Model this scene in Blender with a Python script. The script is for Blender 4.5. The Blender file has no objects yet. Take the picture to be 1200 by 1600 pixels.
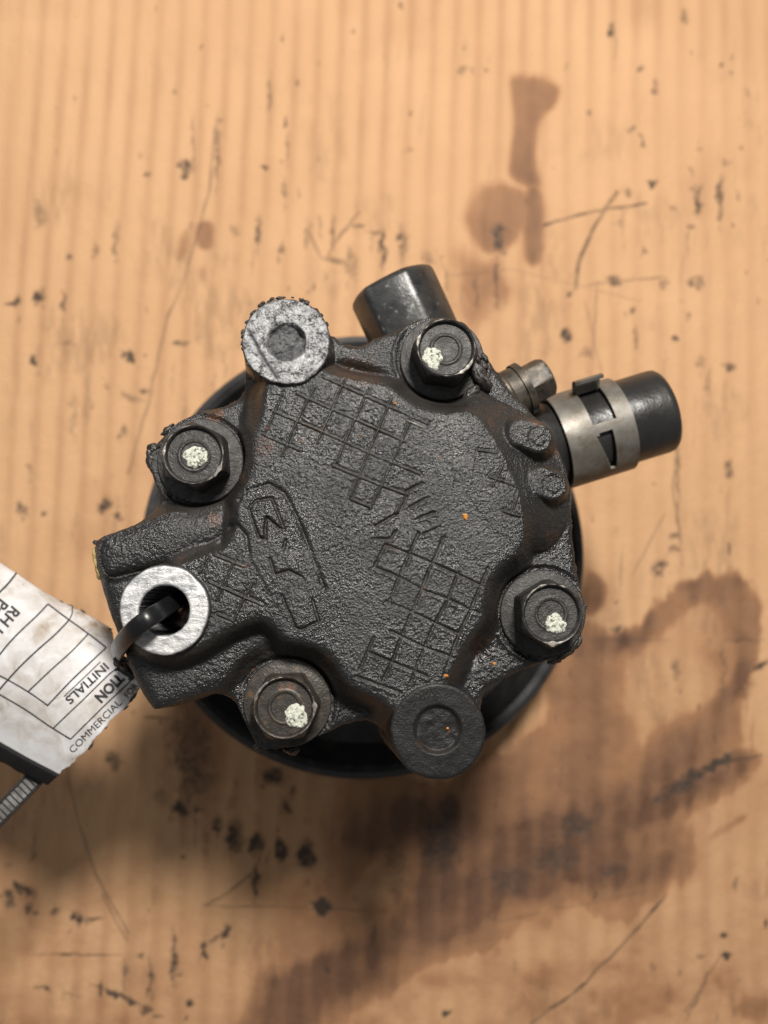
import bpy, bmesh, math, random
import numpy as np
from mathutils import Matrix, Vector

# ------------------------------------------------------------------ camera, world, lamps
SC = bpy.context.scene
COL = SC.collection
MM = 0.001
FPX = 1400.0                      # focal length in photo pixels (1200 wide)
HC = 282.0                        # camera height above the cardboard, mm
NAD = (547.0, 933.0)              # pixel of the point straight below the camera

n_cam = Vector(((NAD[0]-600)/FPX, -(NAD[1]-800)/FPX, -1.0)).normalized()   # world -Z in camera axes
zc = -n_cam
xc = (Vector((1, 0, 0)) - zc*zc.x).normalized()
yc = zc.cross(xc)
R = Matrix((xc, yc, zc))          # camera axes -> world
cam_d = bpy.data.cameras.new('camera'); cam = bpy.data.objects.new('camera', cam_d); COL.objects.link(cam)
cam.matrix_world = Matrix.Translation((0, 0, HC*MM)) @ R.to_4x4()
cam_d.sensor_fit = 'HORIZONTAL'; cam_d.sensor_width = 24.0; cam_d.lens = FPX/1200*24
cam_d.clip_start = 0.01; cam_d.clip_end = 20
cam_d.dof.use_dof = True; cam_d.dof.focus_distance = 0.171; cam_d.dof.aperture_fstop = 11.5
SC.camera = cam

world = bpy.data.worlds.new("World"); SC.world = world; world.use_nodes = True
wbg = world.node_tree.nodes['Background']
wbg.inputs['Color'].default_value = (1.0, 0.98, 0.96, 1); wbg.inputs['Strength'].default_value = 0.155

def area_lamp(name, loc, target, size, energy, col):
    d = bpy.data.lights.new(name, 'AREA'); d.shape = 'DISK'; d.size = size; d.energy = energy; d.color = col
    o = bpy.data.objects.new(name, d); COL.objects.link(o)
    o.location = Vector(loc)*MM
    o.rotation_euler = (Vector(target)-Vector(loc)).to_track_quat('-Z', 'Y').to_euler()
    return o
area_lamp('key_lamp', (66, 292, 575), (5, 25, 30), 0.11, 5.75, (1.0, 0.945, 0.88))
area_lamp('window_lamp', (-520, 260, 620), (0, 20, 60), 0.5, 0.7, (0.95, 0.97, 1.0))

SC.view_settings.view_transform = 'Standard'; SC.view_settings.look = 'None'
SC.view_settings.exposure = 0.0; SC.view_settings.gamma = 1.0; SC.view_settings.use_curve_mapping = False

# ------------------------------------------------------------------ helpers
def P(px, py, z):
    """photo pixel -> world mm at height z"""
    d = R @ Vector(((px-600)/FPX, -(py-800)/FPX, -1.0))
    t = (z-HC)/d.z
    return (d.x*t, d.y*t, z)
Rn = np.array([[R[i][j] for j in range(3)] for i in range(3)])
def Pn(px, py, z):
    px = np.asarray(px, float); py = np.asarray(py, float); z = np.asarray(z, float) + 0*px
    d = np.stack([(px-600)/FPX, -(py-800)/FPX, -np.ones_like(px)], -1) @ Rn.T
    t = (z-HC)/d[..., 2]
    return np.stack([d[..., 0]*t, d[..., 1]*t, z], -1)
def MMPX(z): return (HC-z)/FPX

def lattice(x, y, seed):
    xi = np.floor(x).astype(np.int64); yi = np.floor(y).astype(np.int64)
    xf = x-xi; yf = y-yi
    def h(a, b):
        n = (a*374761393 + b*668265263 + seed*1274126177) & 0xffffffff
        n = ((n ^ (n >> 13))*1274126177) & 0xffffffff
        n = n ^ (n >> 16)
        return (n & 0xffff)/65535.0
    u = xf*xf*(3-2*xf); v = yf*yf*(3-2*yf)
    return (h(xi, yi)*(1-u)+h(xi+1, yi)*u)*(1-v) + (h(xi, yi+1)*(1-u)+h(xi+1, yi+1)*u)*v
def fbm(x, y, size, seed, octs=3):
    s = 0; a = 1; t = 0
    for k in range(octs):
        s = s + a*lattice(x/size*2**k+17.3*k, y/size*2**k-9.1*k, seed+k); t += a; a *= 0.5
    return s/t*2-1
def sstep(a, b, x):
    t = np.clip((x-a)/(b-a), 0, 1); return t*t*(3-2*t)

def seg_dist(X, Y, a, b):
    ax, ay = a; bx, by = b; dx = bx-ax; dy = by-ay
    t = np.clip(((X-ax)*dx+(Y-ay)*dy)/(dx*dx+dy*dy+1e-12), 0, 1)
    return np.hypot(X-ax-t*dx, Y-ay-t*dy)
def poly_sdf(X, Y, poly):
    d = np.full(X.shape, 1e9); ins = np.zeros(X.shape, bool)
    n = len(poly)
    for i in range(n):
        ax, ay = poly[i]; bx, by = poly[(i+1) % n]
        d = np.minimum(d, seg_dist(X, Y, (ax, ay), (bx, by)))
        if ay != by:
            c = ((ay > Y) != (by > Y)) & (X < (bx-ax)*(Y-ay)/(by-ay)+ax)
            ins ^= c
    return np.where(ins, -d, d)
def chaikin(p, n=2):
    for _ in range(n):
        q = []
        for i in range(len(p)):
            a = p[i]; b = p[(i+1) % len(p)]
            q += [(a[0]*.75+b[0]*.25, a[1]*.75+b[1]*.25), (a[0]*.25+b[0]*.75, a[1]*.25+b[1]*.75)]
        p = q
    return p
def pix_poly(pts, z, smooth=1):
    return [P(a, b, z)[:2] for a, b in chaikin(pts, smooth)]

def link(name, me, mat=None, parent=None):
    o = bpy.data.objects.new(name, me); COL.objects.link(o)
    if mat is not None: me.materials.append(mat)
    if parent is not None: o.parent = parent
    return o
def mesh_obj(name, verts, faces, mat, parent=None, smooth=True, auto=None):
    me = bpy.data.meshes.new(name)
    me.from_pydata([tuple(c*MM for c in v) for v in verts], [], faces)
    me.polygons.foreach_set('use_smooth', [smooth]*len(me.polygons))
    me.update()
    if auto is not None:
        me.set_sharp_from_angle(angle=math.radians(auto))
    return link(name, me, mat, parent)
def grid_mesh(name, V, faces, mat, parent=None, attrs=None):
    """V (n,3) mm numpy; faces (m,4)"""
    me = bpy.data.meshes.new(name)
    me.vertices.add(len(V)); me.vertices.foreach_set('co', (V*MM).astype(np.float32).ravel())
    m = len(faces)
    me.loops.add(m*4); me.loops.foreach_set('vertex_index', faces.astype(np.int32).ravel())
    me.polygons.add(m); me.polygons.foreach_set('loop_start', np.arange(0, m*4, 4, dtype=np.int32))
    me.polygons.foreach_set('loop_total', np.full(m, 4, dtype=np.int32))
    me.polygons.foreach_set('use_smooth', np.ones(m, bool))
    me.update(calc_edges=True); me.validate()
    for k, a in (attrs or {}).items():
        at = me.attributes.new(k, 'FLOAT', 'POINT'); at.data.foreach_set('value', a.astype(np.float32).ravel())
    return link(name, me, mat, parent)
def tag(o, label=None, cat=None, group=None, kind=None):
    if label: o['label'] = label
    if cat: o['category'] = cat
    if group: o['group'] = group
    if kind: o['kind'] = kind
    return o
def axis_matrix(a, b, up=(0, 0, 1)):
    """local +Z runs a->b, local +Y as near 'up' as possible"""
    z = (Vector(b)-Vector(a)).normalized(); y = Vector(up); y = (y-z*y.dot(z)).normalized(); x = y.cross(z)
    m = Matrix((x, y, z)).transposed().to_4x4(); m.translation = Vector(a)
    return m
def lathe(name, prof, segs, mat, parent=None, M=None, radial=None, auto=35, closed=False):
    """prof: [(r, z)]; radial(theta, r, z) -> r"""
    V = []; F = []
    for (r, z) in prof:
        for k in range(segs):
            th = 2*math.pi*k/segs
            rr = radial(th, r, z) if radial else r
            v = Vector((rr*math.cos(th), rr*math.sin(th), z))
            V.append(tuple(M @ v) if M is not None else tuple(v))
    for i in range(len(prof)-1):
        for k in range(segs):
            k2 = (k+1) % segs
            F.append((i*segs+k, i*segs+k2, (i+1)*segs+k2, (i+1)*segs+k))
    if not closed:
        if prof[0][0] > 0: F.append(tuple(reversed(range(segs))))
        if prof[-1][0] > 0: F.append(tuple((len(prof)-1)*segs+k for k in range(segs)))
    return mesh_obj(name, V, F, mat, parent, True, auto)

# ------------------------------------------------------------------ materials
def new_mat(name):
    m = bpy.data.materials.new(name); m.use_nodes = True
    nt = m.node_tree; b = nt.nodes['Principled BSDF']
    return m, nt, b
def nd(nt, t, **kw):
    n = nt.nodes.new(t)
    for k, v in kw.items():
        if k in ('operation', 'blend_type', 'data_type', 'attribute_name', 'feature', 'noise_dimensions', 'clamp', 'distance'): setattr(n, k, v)
    return n
def coords(nt): return nt.nodes.new('ShaderNodeTexCoord').outputs['Object']
def noise(nt, size_mm, detail=3, rough=0.55, vec=None, dist=0.0):
    n = nt.nodes.new('ShaderNodeTexNoise'); n.inputs['Scale'].default_value = 1000.0/size_mm
    n.inputs['Detail'].default_value = detail; n.inputs['Roughness'].default_value = rough; n.inputs['Distortion'].default_value = dist
    nt.links.new(vec if vec is not None else coords(nt), n.inputs['Vector'])
    return n.outputs['Fac']
def vor(nt, size_mm, feature='F1', vec=None):
    n = nt.nodes.new('ShaderNodeTexVoronoi'); n.feature = feature; n.inputs['Scale'].default_value = 1000.0/size_mm
    nt.links.new(vec if vec is not None else coords(nt), n.inputs['Vector'])
    return n.outputs['Distance']
def ramp(nt, src, a, b, c0=0.0, c1=1.0):
    m = nt.nodes.new('ShaderNodeMapRange'); m.inputs['From Min'].default_value = a; m.inputs['From Max'].default_value = b
    m.inputs['To Min'].default_value = c0; m.inputs['To Max'].default_value = c1
    nt.links.new(src, m.inputs['Value']); return m.outputs['Result']
def mathn(nt, op, a, b):
    m = nt.nodes.new('ShaderNodeMath'); m.operation = op
    for i, v in enumerate((a, b)):
        if isinstance(v, (int, float)): m.inputs[i].default_value = v
        else: nt.links.new(v, m.inputs[i])
    return m.outputs[0]
def mix(nt, fac, a, b):
    m = nt.nodes.new('ShaderNodeMix'); m.data_type = 'RGBA'
    for s, v in ((m.inputs[0], fac), (m.inputs[6], a), (m.inputs[7], b)):
        if isinstance(v, (int, float)): s.default_value = v
        elif isinstance(v, tuple): s.default_value = (*v, 1) if len(v) == 3 else v
        else: nt.links.new(v, s)
    return m.outputs[2]
def attr(nt, name):
    n = nt.nodes.new('ShaderNodeAttribute'); n.attribute_name = name; return n.outputs['Fac']
def bump(nt, b, hs, dist_mm):
    prev = None
    for h, d in zip(hs, dist_mm):
        n = nt.nodes.new('ShaderNodeBump'); n.inputs['Distance'].default_value = d*MM; n.inputs['Strength'].default_value = 1.0
        nt.links.new(h, n.inputs['Height'])
        if prev is not None: nt.links.new(prev, n.inputs['Normal'])
        prev = n.outputs['Normal']
    nt.links.new(prev, b.inputs['Normal'])

def mat_cast(name='painted_cast_iron', base=(0.030, 0.031, 0.034), fine=0.10, dustc=(0.075, 0.055, 0.038), rough0=0.34, rough1=0.52, use_attr=True, grain=0.55, dust_amt=0.8, spec=.56):
    m, nt, b = new_mat(name)
    c1 = noise(nt, 9, 4); c2 = noise(nt, 1.2, 4)
    col = mix(nt, ramp(nt, c2, .35, .75), base, tuple(x*1.6 for x in base))
    if use_attr:
        dust = mathn(nt, 'MULTIPLY', attr(nt, 'dust'), ramp(nt, noise(nt, 2.2, 5, .65), .25, .62))
        col = mix(nt, mathn(nt, 'MULTIPLY', dust, dust_amt), col, dustc)
        col = mix(nt, mathn(nt, 'MULTIPLY', attr(nt, 'rust'), ramp(nt, noise(nt, .9, 4), .3, .7)), col, (0.13, 0.05, 0.018))
    # pale grains of dust lying on the paint
    sp = mathn(nt, 'MULTIPLY', ramp(nt, noise(nt, .32, 1), .70, .76), ramp(nt, noise(nt, 6, 2), .40, .62))
    col = mix(nt, mathn(nt, 'MULTIPLY', sp, .55), col, (0.22, 0.17, 0.12))
    nt.links.new(col, b.inputs['Base Color'])
    r = ramp(nt, c1, .38, .62, rough0, rough1)
    if use_attr:
        r = mathn(nt, 'ADD', r, mathn(nt, 'MULTIPLY', attr(nt, 'dust'), 0.22))
    nt.links.new(r, b.inputs['Roughness'])
    b.inputs['Specular IOR Level'].default_value = spec
    # the skin is pebbly in places and nearly smooth in others
    patch = ramp(nt, noise(nt, 14, 3), .38, .60, .85, 1.2)
    g1 = mathn(nt, 'MULTIPLY', noise(nt, grain, 2, .6), patch)
    g2 = mathn(nt, 'MULTIPLY', noise(nt, grain*2.4, 2, .5), ramp(nt, noise(nt, 9, 2), .4, .6, .3, 1.0))
    bump(nt, b, [g2, g1], [fine*.5, fine])
    return m
M_CAST = mat_cast(base=(0.0095, 0.0100, 0.0104), fine=0.24, grain=0.38, dustc=(0.027, 0.0205, 0.015), rough0=.24, rough1=.42)
M_CAST_BLACK = mat_cast('oily_black_cast_iron', base=(0.007, 0.0072, 0.0075), fine=0.09, grain=0.33, dustc=(0.03, 0.024, 0.018), rough0=.38, rough1=.55, dust_amt=.5, spec=.30)
M_CAST_DARK = mat_cast('dark_cast_iron', base=(0.016, 0.016, 0.018), fine=0.06, use_attr=False, rough0=.40, rough1=.6)

def mat_silver_lug():
    m, nt, b = new_mat('worn_silver_cast_face')
    n = noise(nt, 1.5, 5, .7); g = noise(nt, .45, 3, .7)
    bare = mathn(nt, 'MULTIPLY', attr(nt, 'bare'), ramp(nt, mathn(nt, 'ADD', mathn(nt, 'MULTIPLY', n, .65), mathn(nt, 'MULTIPLY', g, .35)), .40, .52))
    col = mix(nt, bare, (0.035, 0.035, 0.038), mix(nt, noise(nt, 2, 3), (0.22, 0.225, 0.23), (0.80, 0.81, 0.82)))
    nt.links.new(col, b.inputs['Base Color'])
    nt.links.new(mathn(nt, 'MULTIPLY', bare, 0.75), b.inputs['Metallic'])
    nt.links.new(ramp(nt, g, .3, .7, .38, .6), b.inputs['Roughness'])
    bump(nt, b, [noise(nt, 1.1, 4, .7), g], [0.75, 0.35])
    return m
M_LUG = mat_silver_lug()
def mat_ring():
    m, nt, b = new_mat('machined_aluminium')
    tc = coords(nt)
    mp = nt.nodes.new('ShaderNodeMapping'); mp.inputs['Rotation'].default_value[2] = math.radians(-38); mp.inputs['Scale'].default_value = (1, 2.6, 1)
    nt.links.new(tc, mp.inputs['Vector'])
    s = noise(nt, 3.0, 4, .6, mp.outputs[0]); g = noise(nt, 1.2, 5, .7)
    col = mix(nt, ramp(nt, s, .35, .65), (0.30, 0.31, 0.32), (0.62, 0.62, 0.61))
    col = mix(nt, ramp(nt, g, .60, .72), col, (0.17, 0.16, 0.15))
    bare = attr(nt, 'bare')
    col = mix(nt, bare, (0.035, 0.036, 0.04), col)
    nt.links.new(col, b.inputs['Base Color'])
    nt.links.new(mathn(nt, 'MULTIPLY', bare, .45), b.inputs['Metallic'])
    nt.links.new(ramp(nt, s, .3, .7, .32, .55), b.inputs['Roughness'])
    bump(nt, b, [s, g], [0.16, 0.16])
    return m
M_RING = mat_ring()

def mat_simple(name, c0, c1, size, rough=(.3, .5), metal=0.0, bumps=((.8, .05),), spec=.5, c2=None, c2thr=(.6, .7), c2size=2.0):
    m, nt, b = new_mat(name)
    col = mix(nt, ramp(nt, noise(nt, size, 4, .6), .3, .7), c0, c1)
    if c2: col = mix(nt, ramp(nt, noise(nt, c2size, 5, .65), *c2thr), col, c2)
    nt.links.new(col, b.inputs['Base Color'])
    nt.links.new(ramp(nt, noise(nt, size*1.7, 3), .3, .7, *rough), b.inputs['Roughness'])
    b.inputs['Metallic'].default_value = metal; b.inputs['Specular IOR Level'].default_value = spec
    bump(nt, b, [noise(nt, s, 3, .6) for s, d in bumps], [d for s, d in bumps])
    return m
M_BOLT = mat_simple('black_oxide_steel', (0.011, 0.011, 0.011), (0.038, 0.036, 0.034), 1.2, (.38, .62), .15, ((.35, .13), (1.2, .16)), .5, (0.085, 0.06, 0.045), (.62, .75), 1.6)
M_BOLT_BRONZE = mat_simple('tarnished_bronze_steel', (0.020, 0.018, 0.016), (0.058, 0.050, 0.040), 1.8, (.36, .58), .35, ((.5, .09), (1.5, .1)), .5, (0.12, 0.06, 0.03), (.58, .7), 1.8)
M_EDGE = mat_simple('worn_bright_edge', (0.03, 0.028, 0.025), (0.30, 0.28, 0.25), 1.2, (.4, .6), .5, ((.5, .06),), .5)
M_PULLEY = mat_simple('black_enamel_pulley', (0.013, 0.013, 0.014), (0.030, 0.030, 0.030), 6, (.28, .48), 0, ((3, .05), (.8, .03)), .5, (0.075, 0.062, 0.048), (.56, .74), 5)
M_PORT = mat_simple('smooth_dark_casting', (0.011, 0.0112, 0.0115), (0.032, 0.033, 0.033), 3, (.28, .46), .15, ((3, .10), (.9, .06)), .65, (0.16, 0.165, 0.16), (.60, .70), 2.0)
M_RUBBER = mat_simple('black_rubber', (0.012, 0.012, 0.012), (0.020, 0.019, 0.018), 5, (.27, .44), 0, ((3, .16), (.6, .03)), .6)
M_CLAMP = mat_simple('grimy_zinc_band', (0.105, 0.095, 0.078), (0.20, 0.19, 0.17), 5, (.40, .58), .5, ((2, .03), (.5, .02)), .5, (0.10, 0.075, 0.05), (.52, .72), 4)
M_BRONZE = mat_simple('tarnished_plug_metal', (0.035, 0.030, 0.024), (0.10, 0.082, 0.062), 2.5, (.40, .62), .45, ((.7, .07),), .5, (0.03, 0.027, 0.022), (.5, .62), 2.6)
M_GRIME = mat_simple('oily_grime', (0.012, 0.011, 0.010), (0.035, 0.03, 0.026), .8, (.25, .5), 0, ((.45, .22), (1.2, .2)), .6)
M_CRUST = mat_simple('yellow_crust', (0.20, 0.14, 0.06), (0.42, 0.32, 0.14), .8, (.7, .9), 0, ((.5, .2),), .3)
M_RUSTBIT = mat_simple('rust_crumb', (0.30, 0.11, 0.02), (0.50, 0.22, 0.05), .6, (.7, .9), 0, ((.4, .1),), .3)
M_PAINTDAB = mat_simple('crackled_pale_paint', (0.30, 0.32, 0.26), (0.66, 0.67, 0.58), .6, (.6, .8), 0, ((.4, .25), (1.0, .15)), .3, (0.085, 0.10, 0.08), (.50, .60), .7)
M_TIE = mat_simple('black_nylon', (0.005, 0.0055, 0.0065), (0.009, 0.0095, 0.0105), 4, (.26, .38), 0, ((1.5, .02),), .36)
M_TIE_TAIL = mat_simple('dusty_black_nylon', (0.010, 0.010, 0.010), (0.024, 0.023, 0.022), 1.6, (.45, .62), 0, ((.6, .06),), .5)
M_INK = mat_simple('black_print', (0.018, 0.018, 0.022), (0.035, 0.035, 0.04), 1.5, (.5, .6), 0, ((1.5, .01),), .3)
M_TAGBLACK = mat_simple('black_laminate', (0.005, 0.005, 0.0055), (0.009, 0.009, 0.009), 3, (.5, .7), 0, ((1, .04),), .25, (0.2, 0.2, 0.2), (.74, .78), .6)
def mat_tagpaper():
    m, nt, b = new_mat('grubby_white_tag')
    col = mix(nt, ramp(nt, noise(nt, 14, 4), .3, .7), (0.62, 0.62, 0.63), (0.74, 0.75, 0.76))
    d1 = mathn(nt, 'MULTIPLY', attr(nt, 'dirt'), ramp(nt, noise(nt, 5, 5, .65, None, .6), .28, .66))
    col = mix(nt, mathn(nt, 'MULTIPLY', d1, .9), col, (0.27, 0.21, 0.145))
    sp = mathn(nt, 'MULTIPLY', ramp(nt, noise(nt, .8, 4, .7), .60, .70), attr(nt, 'grit'))
    col = mix(nt, sp, col, (0.08, 0.06, 0.045))
    nt.links.new(col, b.inputs['Base Color'])
    nt.links.new(ramp(nt, noise(nt, 9, 2), .3, .7, .28, .45), b.inputs['Roughness'])
    bump(nt, b, [noise(nt, 8, 2), noise(nt, .8, 3)], [.25, .02])
    return m
M_TAG = mat_tagpaper()
def mat_cardboard():
    m, nt, b = new_mat('oil_stained_cardboard')
    base = mix(nt, ramp(nt, noise(nt, 60, 3), .3, .7), (0.53, 0.318, 0.168), (0.60, 0.370, 0.203))
    tc = coords(nt)
    mp = nt.nodes.new('ShaderNodeMapping'); mp.inputs['Scale'].default_value = (6, .5, 1); mp.inputs['Rotation'].default_value[2] = 0.075
    nt.links.new(tc, mp.inputs['Vector'])
    fib = noise(nt, 6, 4, .6, mp.outputs[0])
    base = mix(nt, ramp(nt, fib, .35, .7, 0, .09), base, (0.44, 0.245, 0.115))
    st = attr(nt, 'stain_shade')
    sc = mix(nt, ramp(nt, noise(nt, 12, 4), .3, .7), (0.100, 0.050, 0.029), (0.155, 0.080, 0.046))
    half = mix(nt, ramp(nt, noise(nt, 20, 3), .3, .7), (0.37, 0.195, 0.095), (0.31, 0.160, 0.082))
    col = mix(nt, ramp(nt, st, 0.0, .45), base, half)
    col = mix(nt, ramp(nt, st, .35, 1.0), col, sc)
    col = mix(nt, attr(nt, 'soot_shade'), col, (0.050, 0.038, 0.030))
    nt.links.new(col, b.inputs['Base Color'])
    r = mathn(nt, 'SUBTRACT', 0.82, mathn(nt, 'MULTIPLY', st, .22))
    nt.links.new(r, b.inputs['Roughness'])
    b.inputs['Specular IOR Level'].default_value = .25
    bump(nt, b, [fib, noise(nt, .9, 4, .7), noise(nt, 5, 4)], [.08, .16, .45])
    return m
M_CARD = mat_cardboard()

# ------------------------------------------------------------------ cardboard
def build_cardboard():
    x0, y0, _ = P(-30, 1640, 0); x1, y1, _ = P(1230, -40, 0)
    step = 0.5
    xs = np.concatenate([np.linspace(x0-170, x0, 60)[:-1], np.arange(x0, x1, step), np.linspace(x1, x1+170, 60)])
    ys = np.concatenate([np.linspace(y0-170, y0, 60)[:-1], np.arange(y0, y1, step), np.linspace(y1, y1+170, 60)])
    X, Y = np.meshgrid(xs, ys)
    # pixel coordinate of each table point (inverse of P at z = 0), used to place the stains as seen
    D = np.stack([X, Y, np.full_like(X, -HC)], -1) @ Rn        # world -> camera axes
    PX = 600 + FPX*D[..., 0]/-D[..., 2]; PY = 800 - FPX*D[..., 1]/-D[..., 2]
    wx = fbm(PX, PY, 70, 3, 4)*22; wy = fbm(PX, PY, 70, 9, 4)*22
    cross = (PX+.075*PY)
    wick = 15*fbm(cross*1.0, PY*.10, 13, 95, 3)
    A, B = PX+wx+4*fbm(PX, PY, 16, 97, 3), PY+wy+wick; A0, B0 = PX+.3*wx, PY+.3*wy+.3*wick
    n1 = fbm(PX, PY, 45, 21, 4); n2 = fbm(PX, PY, 14, 31, 3); n2b = fbm(PX, PY, 12, 35, 3); n3 = fbm(PX, PY, 6, 37, 2)
    # flutes
    a = np.array(P(135, 0, 0)[:2]); c = np.array(P(96, 600, 0)[:2]); d = (c-a)/np.linalg.norm(c-a); nrm = np.array([-d[1], d[0]])
    q = X*nrm[0]+Y*nrm[1]; along = X*d[0]+Y*d[1]
    q = q + fbm(X, Y, 90, 77, 2)*1.0 + fbm(X, Y, 16, 78, 2)*.25
    ph = q*2*math.pi/7.6
    amp = 0.24*(0.7+0.6*fbm(X, Y, 30, 5, 3))
    Z = amp*np.cos(ph) + 0.10*fbm(q*3, along*.35, 7, 43, 3) + 0.25*fbm(X, Y, 60, 6, 2) + 0.02*np.cos(ph*2+1)
    # crushed flutes
    Z -= 0.10*sstep(.25, .6, fbm(q*3, along*.6, 12, 41, 3))
    stain_shade = np.zeros_like(X)
    def blob(pts, k, soft=9, sm=2):
        nonlocal stain_shade
        a_, b_ = (A, B) if soft >= 9 else (A0, B0)
        s = poly_sdf(a_, b_, chaikin(pts, sm))
        f = sstep(soft*1.9, -soft*1.9, s); rim = np.exp(-((s+soft*.6)/(soft*.7))**2)
        f = f*(.93+.10*rim)
        stain_shade = np.maximum(stain_shade, f*k*(0.86+0.18*n1))
    def cut(pts, k, soft=10):
        nonlocal stain_shade
        s = poly_sdf(A, B, chaikin(pts, 2)); stain_shade = stain_shade*(1-k*sstep(soft, -soft, s))
    G = lambda L: [(600+u/2, 850+v/2) for u, v in L]
    blob(G([(420,640),(480,560),(560,400),(590,330),(640,230),(700,260),(760,270),(830,220),(900,140),(1000,100),(1090,95),(1150,130),(1180,230),(1160,330),(1140,450),(1130,560),(1110,680),(1090,780),(1000,860),(930,900),(900,960),(950,970),(930,1030),(870,1090),(830,1150),(780,1190),(700,1180),(600,1120),(480,1160),(400,1230),(250,1300),(100,1370),(0,1430),(-200,1530),(-420,1620),(-500,1600),(-300,1450),(-120,1280),(-200,1150),(-180,1000),(-230,850),(-100,720),(0,700),(200,720)]), .50, 9)
    cut(G([(690,440),(760,350),(850,310),(960,330),(1020,400),(1055,450),(1040,500),(940,560),(860,630),(800,700),(760,775),(735,770),(770,700),(805,640),(800,570),(740,520),(700,470)]), .50, 22)
    cut(G([(830,960),(900,930),(1000,870),(1090,820),(1080,850),(900,985),(860,985)]), .8, 7)
    cut(G([(-60,1000),(20,980),(90,1050),(40,1150),(-60,1240),(-140,1200)]), .6, 16)
    cut(G([(230,900),(420,830),(440,870),(330,950),(240,960)]), .25, 16)
    blob(G([(1145,832),(1105,845),(1000,925),(1030,940),(1130,872)]), .55, 5)
    blob(G([(625,70),(690,105),(700,170),(650,235),(610,200)]), .72, 6)
    stain_shade = np.maximum(stain_shade, (.25+.22*n1)*sstep(1200, 1560, PY+60*n1))
    stain_shade = np.maximum(stain_shade, (.30+.15*n1)*sstep(-100, 300, PX)*np.exp(-(np.abs(PY+.55*(PX-700)-1390)/260)**2)*sstep(1100, 1250, PY))
    stain_shade = np.maximum(stain_shade, .05+.22*np.clip(fbm(PX, PY, 240, 511, 3), 0, 1)*sstep(200, 900, PY))
    def stroke(pts, w, k, soft=1.0):
        nonlocal stain_shade
        d_ = np.full(X.shape, 1e9)
        pts = G(pts)
        for i_ in range(len(pts)-1): d_ = np.minimum(d_, seg_dist(A, B, pts[i_], pts[i_+1]))
        f = sstep(w*(1+.6*soft), w*(1-.6*soft), d_); stain_shade = stain_shade+(np.maximum(stain_shade, k*(1+.25*n1))-stain_shade)*f
    stroke([(640,330),(760,290),(860,230),(930,160),(1010,135),(1090,140),(1140,200),(1130,330),(1100,430),(1060,560)], 17, .72)
    stroke([(1090,180),(1130,260)], 22, .80)
    stroke([(1060,560),(960,640),(880,700),(800,790),(700,840),(600,850)], 34, .66, 1.3)
    stroke([(1110,680),(1020,760),(920,800),(840,850),(740,900),(620,960)], 20, .88, 1.3)
    stroke([(620,420),(640,560),(560,700),(520,860),(480,980)], 48, .66, 1.5)
    stroke([(500,640),(400,760),(330,820)], 40, .62, 1.5)
    stroke([(900,980),(800,1010),(700,1000),(560,960),(430,1010),(300,1090),(150,1180),(0,1290),(-200,1400),(-400,1520)], 38, .90, 1.4)
    stroke([(640,960),(560,880),(520,960),(430,1020)], 36, .98, 1.4)
    stroke([(160,830),(190,940),(150,1060)], 26, .86, 1.4)
    stroke([(-60,900),(40,860),(160,880),(330,930),(460,960)], 34, .78, 1.5)
    stroke([(-130,1320),(-300,1450)], 26, .86, 1.4)
    blob(G([(1050,120),(1150,140),(1170,260),(1120,330),(1080,240)]), .80, 14)
    blob([(797,120),(835,112),(878,125),(870,160),(845,178),(838,240),(850,285),(840,290),(800,285),(795,240),(804,185),(797,150)], .60, 7)
    blob([(722,335),(735,303),(768,285),(805,290),(842,310),(838,345),(820,352),(805,380),(770,395),(738,375)], .52, 8)
    blob([(822,285),(848,285),(850,340),(848,420),(818,415),(815,350)], .62, 6)
    blob([(700,400),(790,380),(810,450),(790,480),(770,450),(740,520),(720,490)], .40, 14)
    blob([(305,350),(335,345),(334,392),(303,390)], .42, 5); blob([(275,370),(300,350),(290,405),(272,412)], .36, 5)
    blob([(312,415),(325,415),(322,440),(310,440)], .3, 4); blob([(585,1010),(560,1400),(500,1420),(520,1000)], .3, 30)
    blob([(270,1090),(340,1080),(360,1180),(345,1300),(300,1270),(275,1180)], .35, 20)  # cast shadow of the left block, painted into the cardboard colour
    # darker streaks along the flutes, below the pump and over the lower area
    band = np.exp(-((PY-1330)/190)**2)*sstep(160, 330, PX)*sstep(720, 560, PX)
    stain_shade = np.maximum(stain_shade, .34*band*sstep(0.3, 1.0, 0.5+0.5*np.cos(ph+2.3)+.7*n1)*(.6+.8*np.clip(n2b+.3,0,1)))
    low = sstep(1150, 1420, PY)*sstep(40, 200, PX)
    stain_shade = np.maximum(stain_shade, low*.26*sstep(.55, 1.25, 0.5+0.5*np.cos(ph+2.3)+.6*n1))
    stain_shade = np.maximum(stain_shade, .17*sstep(.1, .6, fbm(PX, PY, 160, 55, 3)))
    soot_shade = np.zeros_like(X)
    def spot(px, py, rx, ry, k, ang=0.0):
        nonlocal soot_shade
        m = (np.abs(PX-px) < 3*max(rx, ry)+8) & (np.abs(PY-py) < 3*max(rx, ry)+8)
        dx = (PX[m]-px)+6.5*n2[m]*min(1.3, rx/5)+5*n3[m]*min(1, rx/7); dy = (PY[m]-py)+7*n2b[m]*min(1.6, ry/6)
        ca, sa = math.cos(ang), math.sin(ang)
        u = (dx*ca+dy*sa)/rx; v = (-dx*sa+dy*ca)/ry
        r = np.hypot(u, v)
        soot_shade[m] = np.maximum(soot_shade[m], k*sstep(1.4, .35, r+.35*n2b[m])*(.8+.5*n3[m]))
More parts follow.
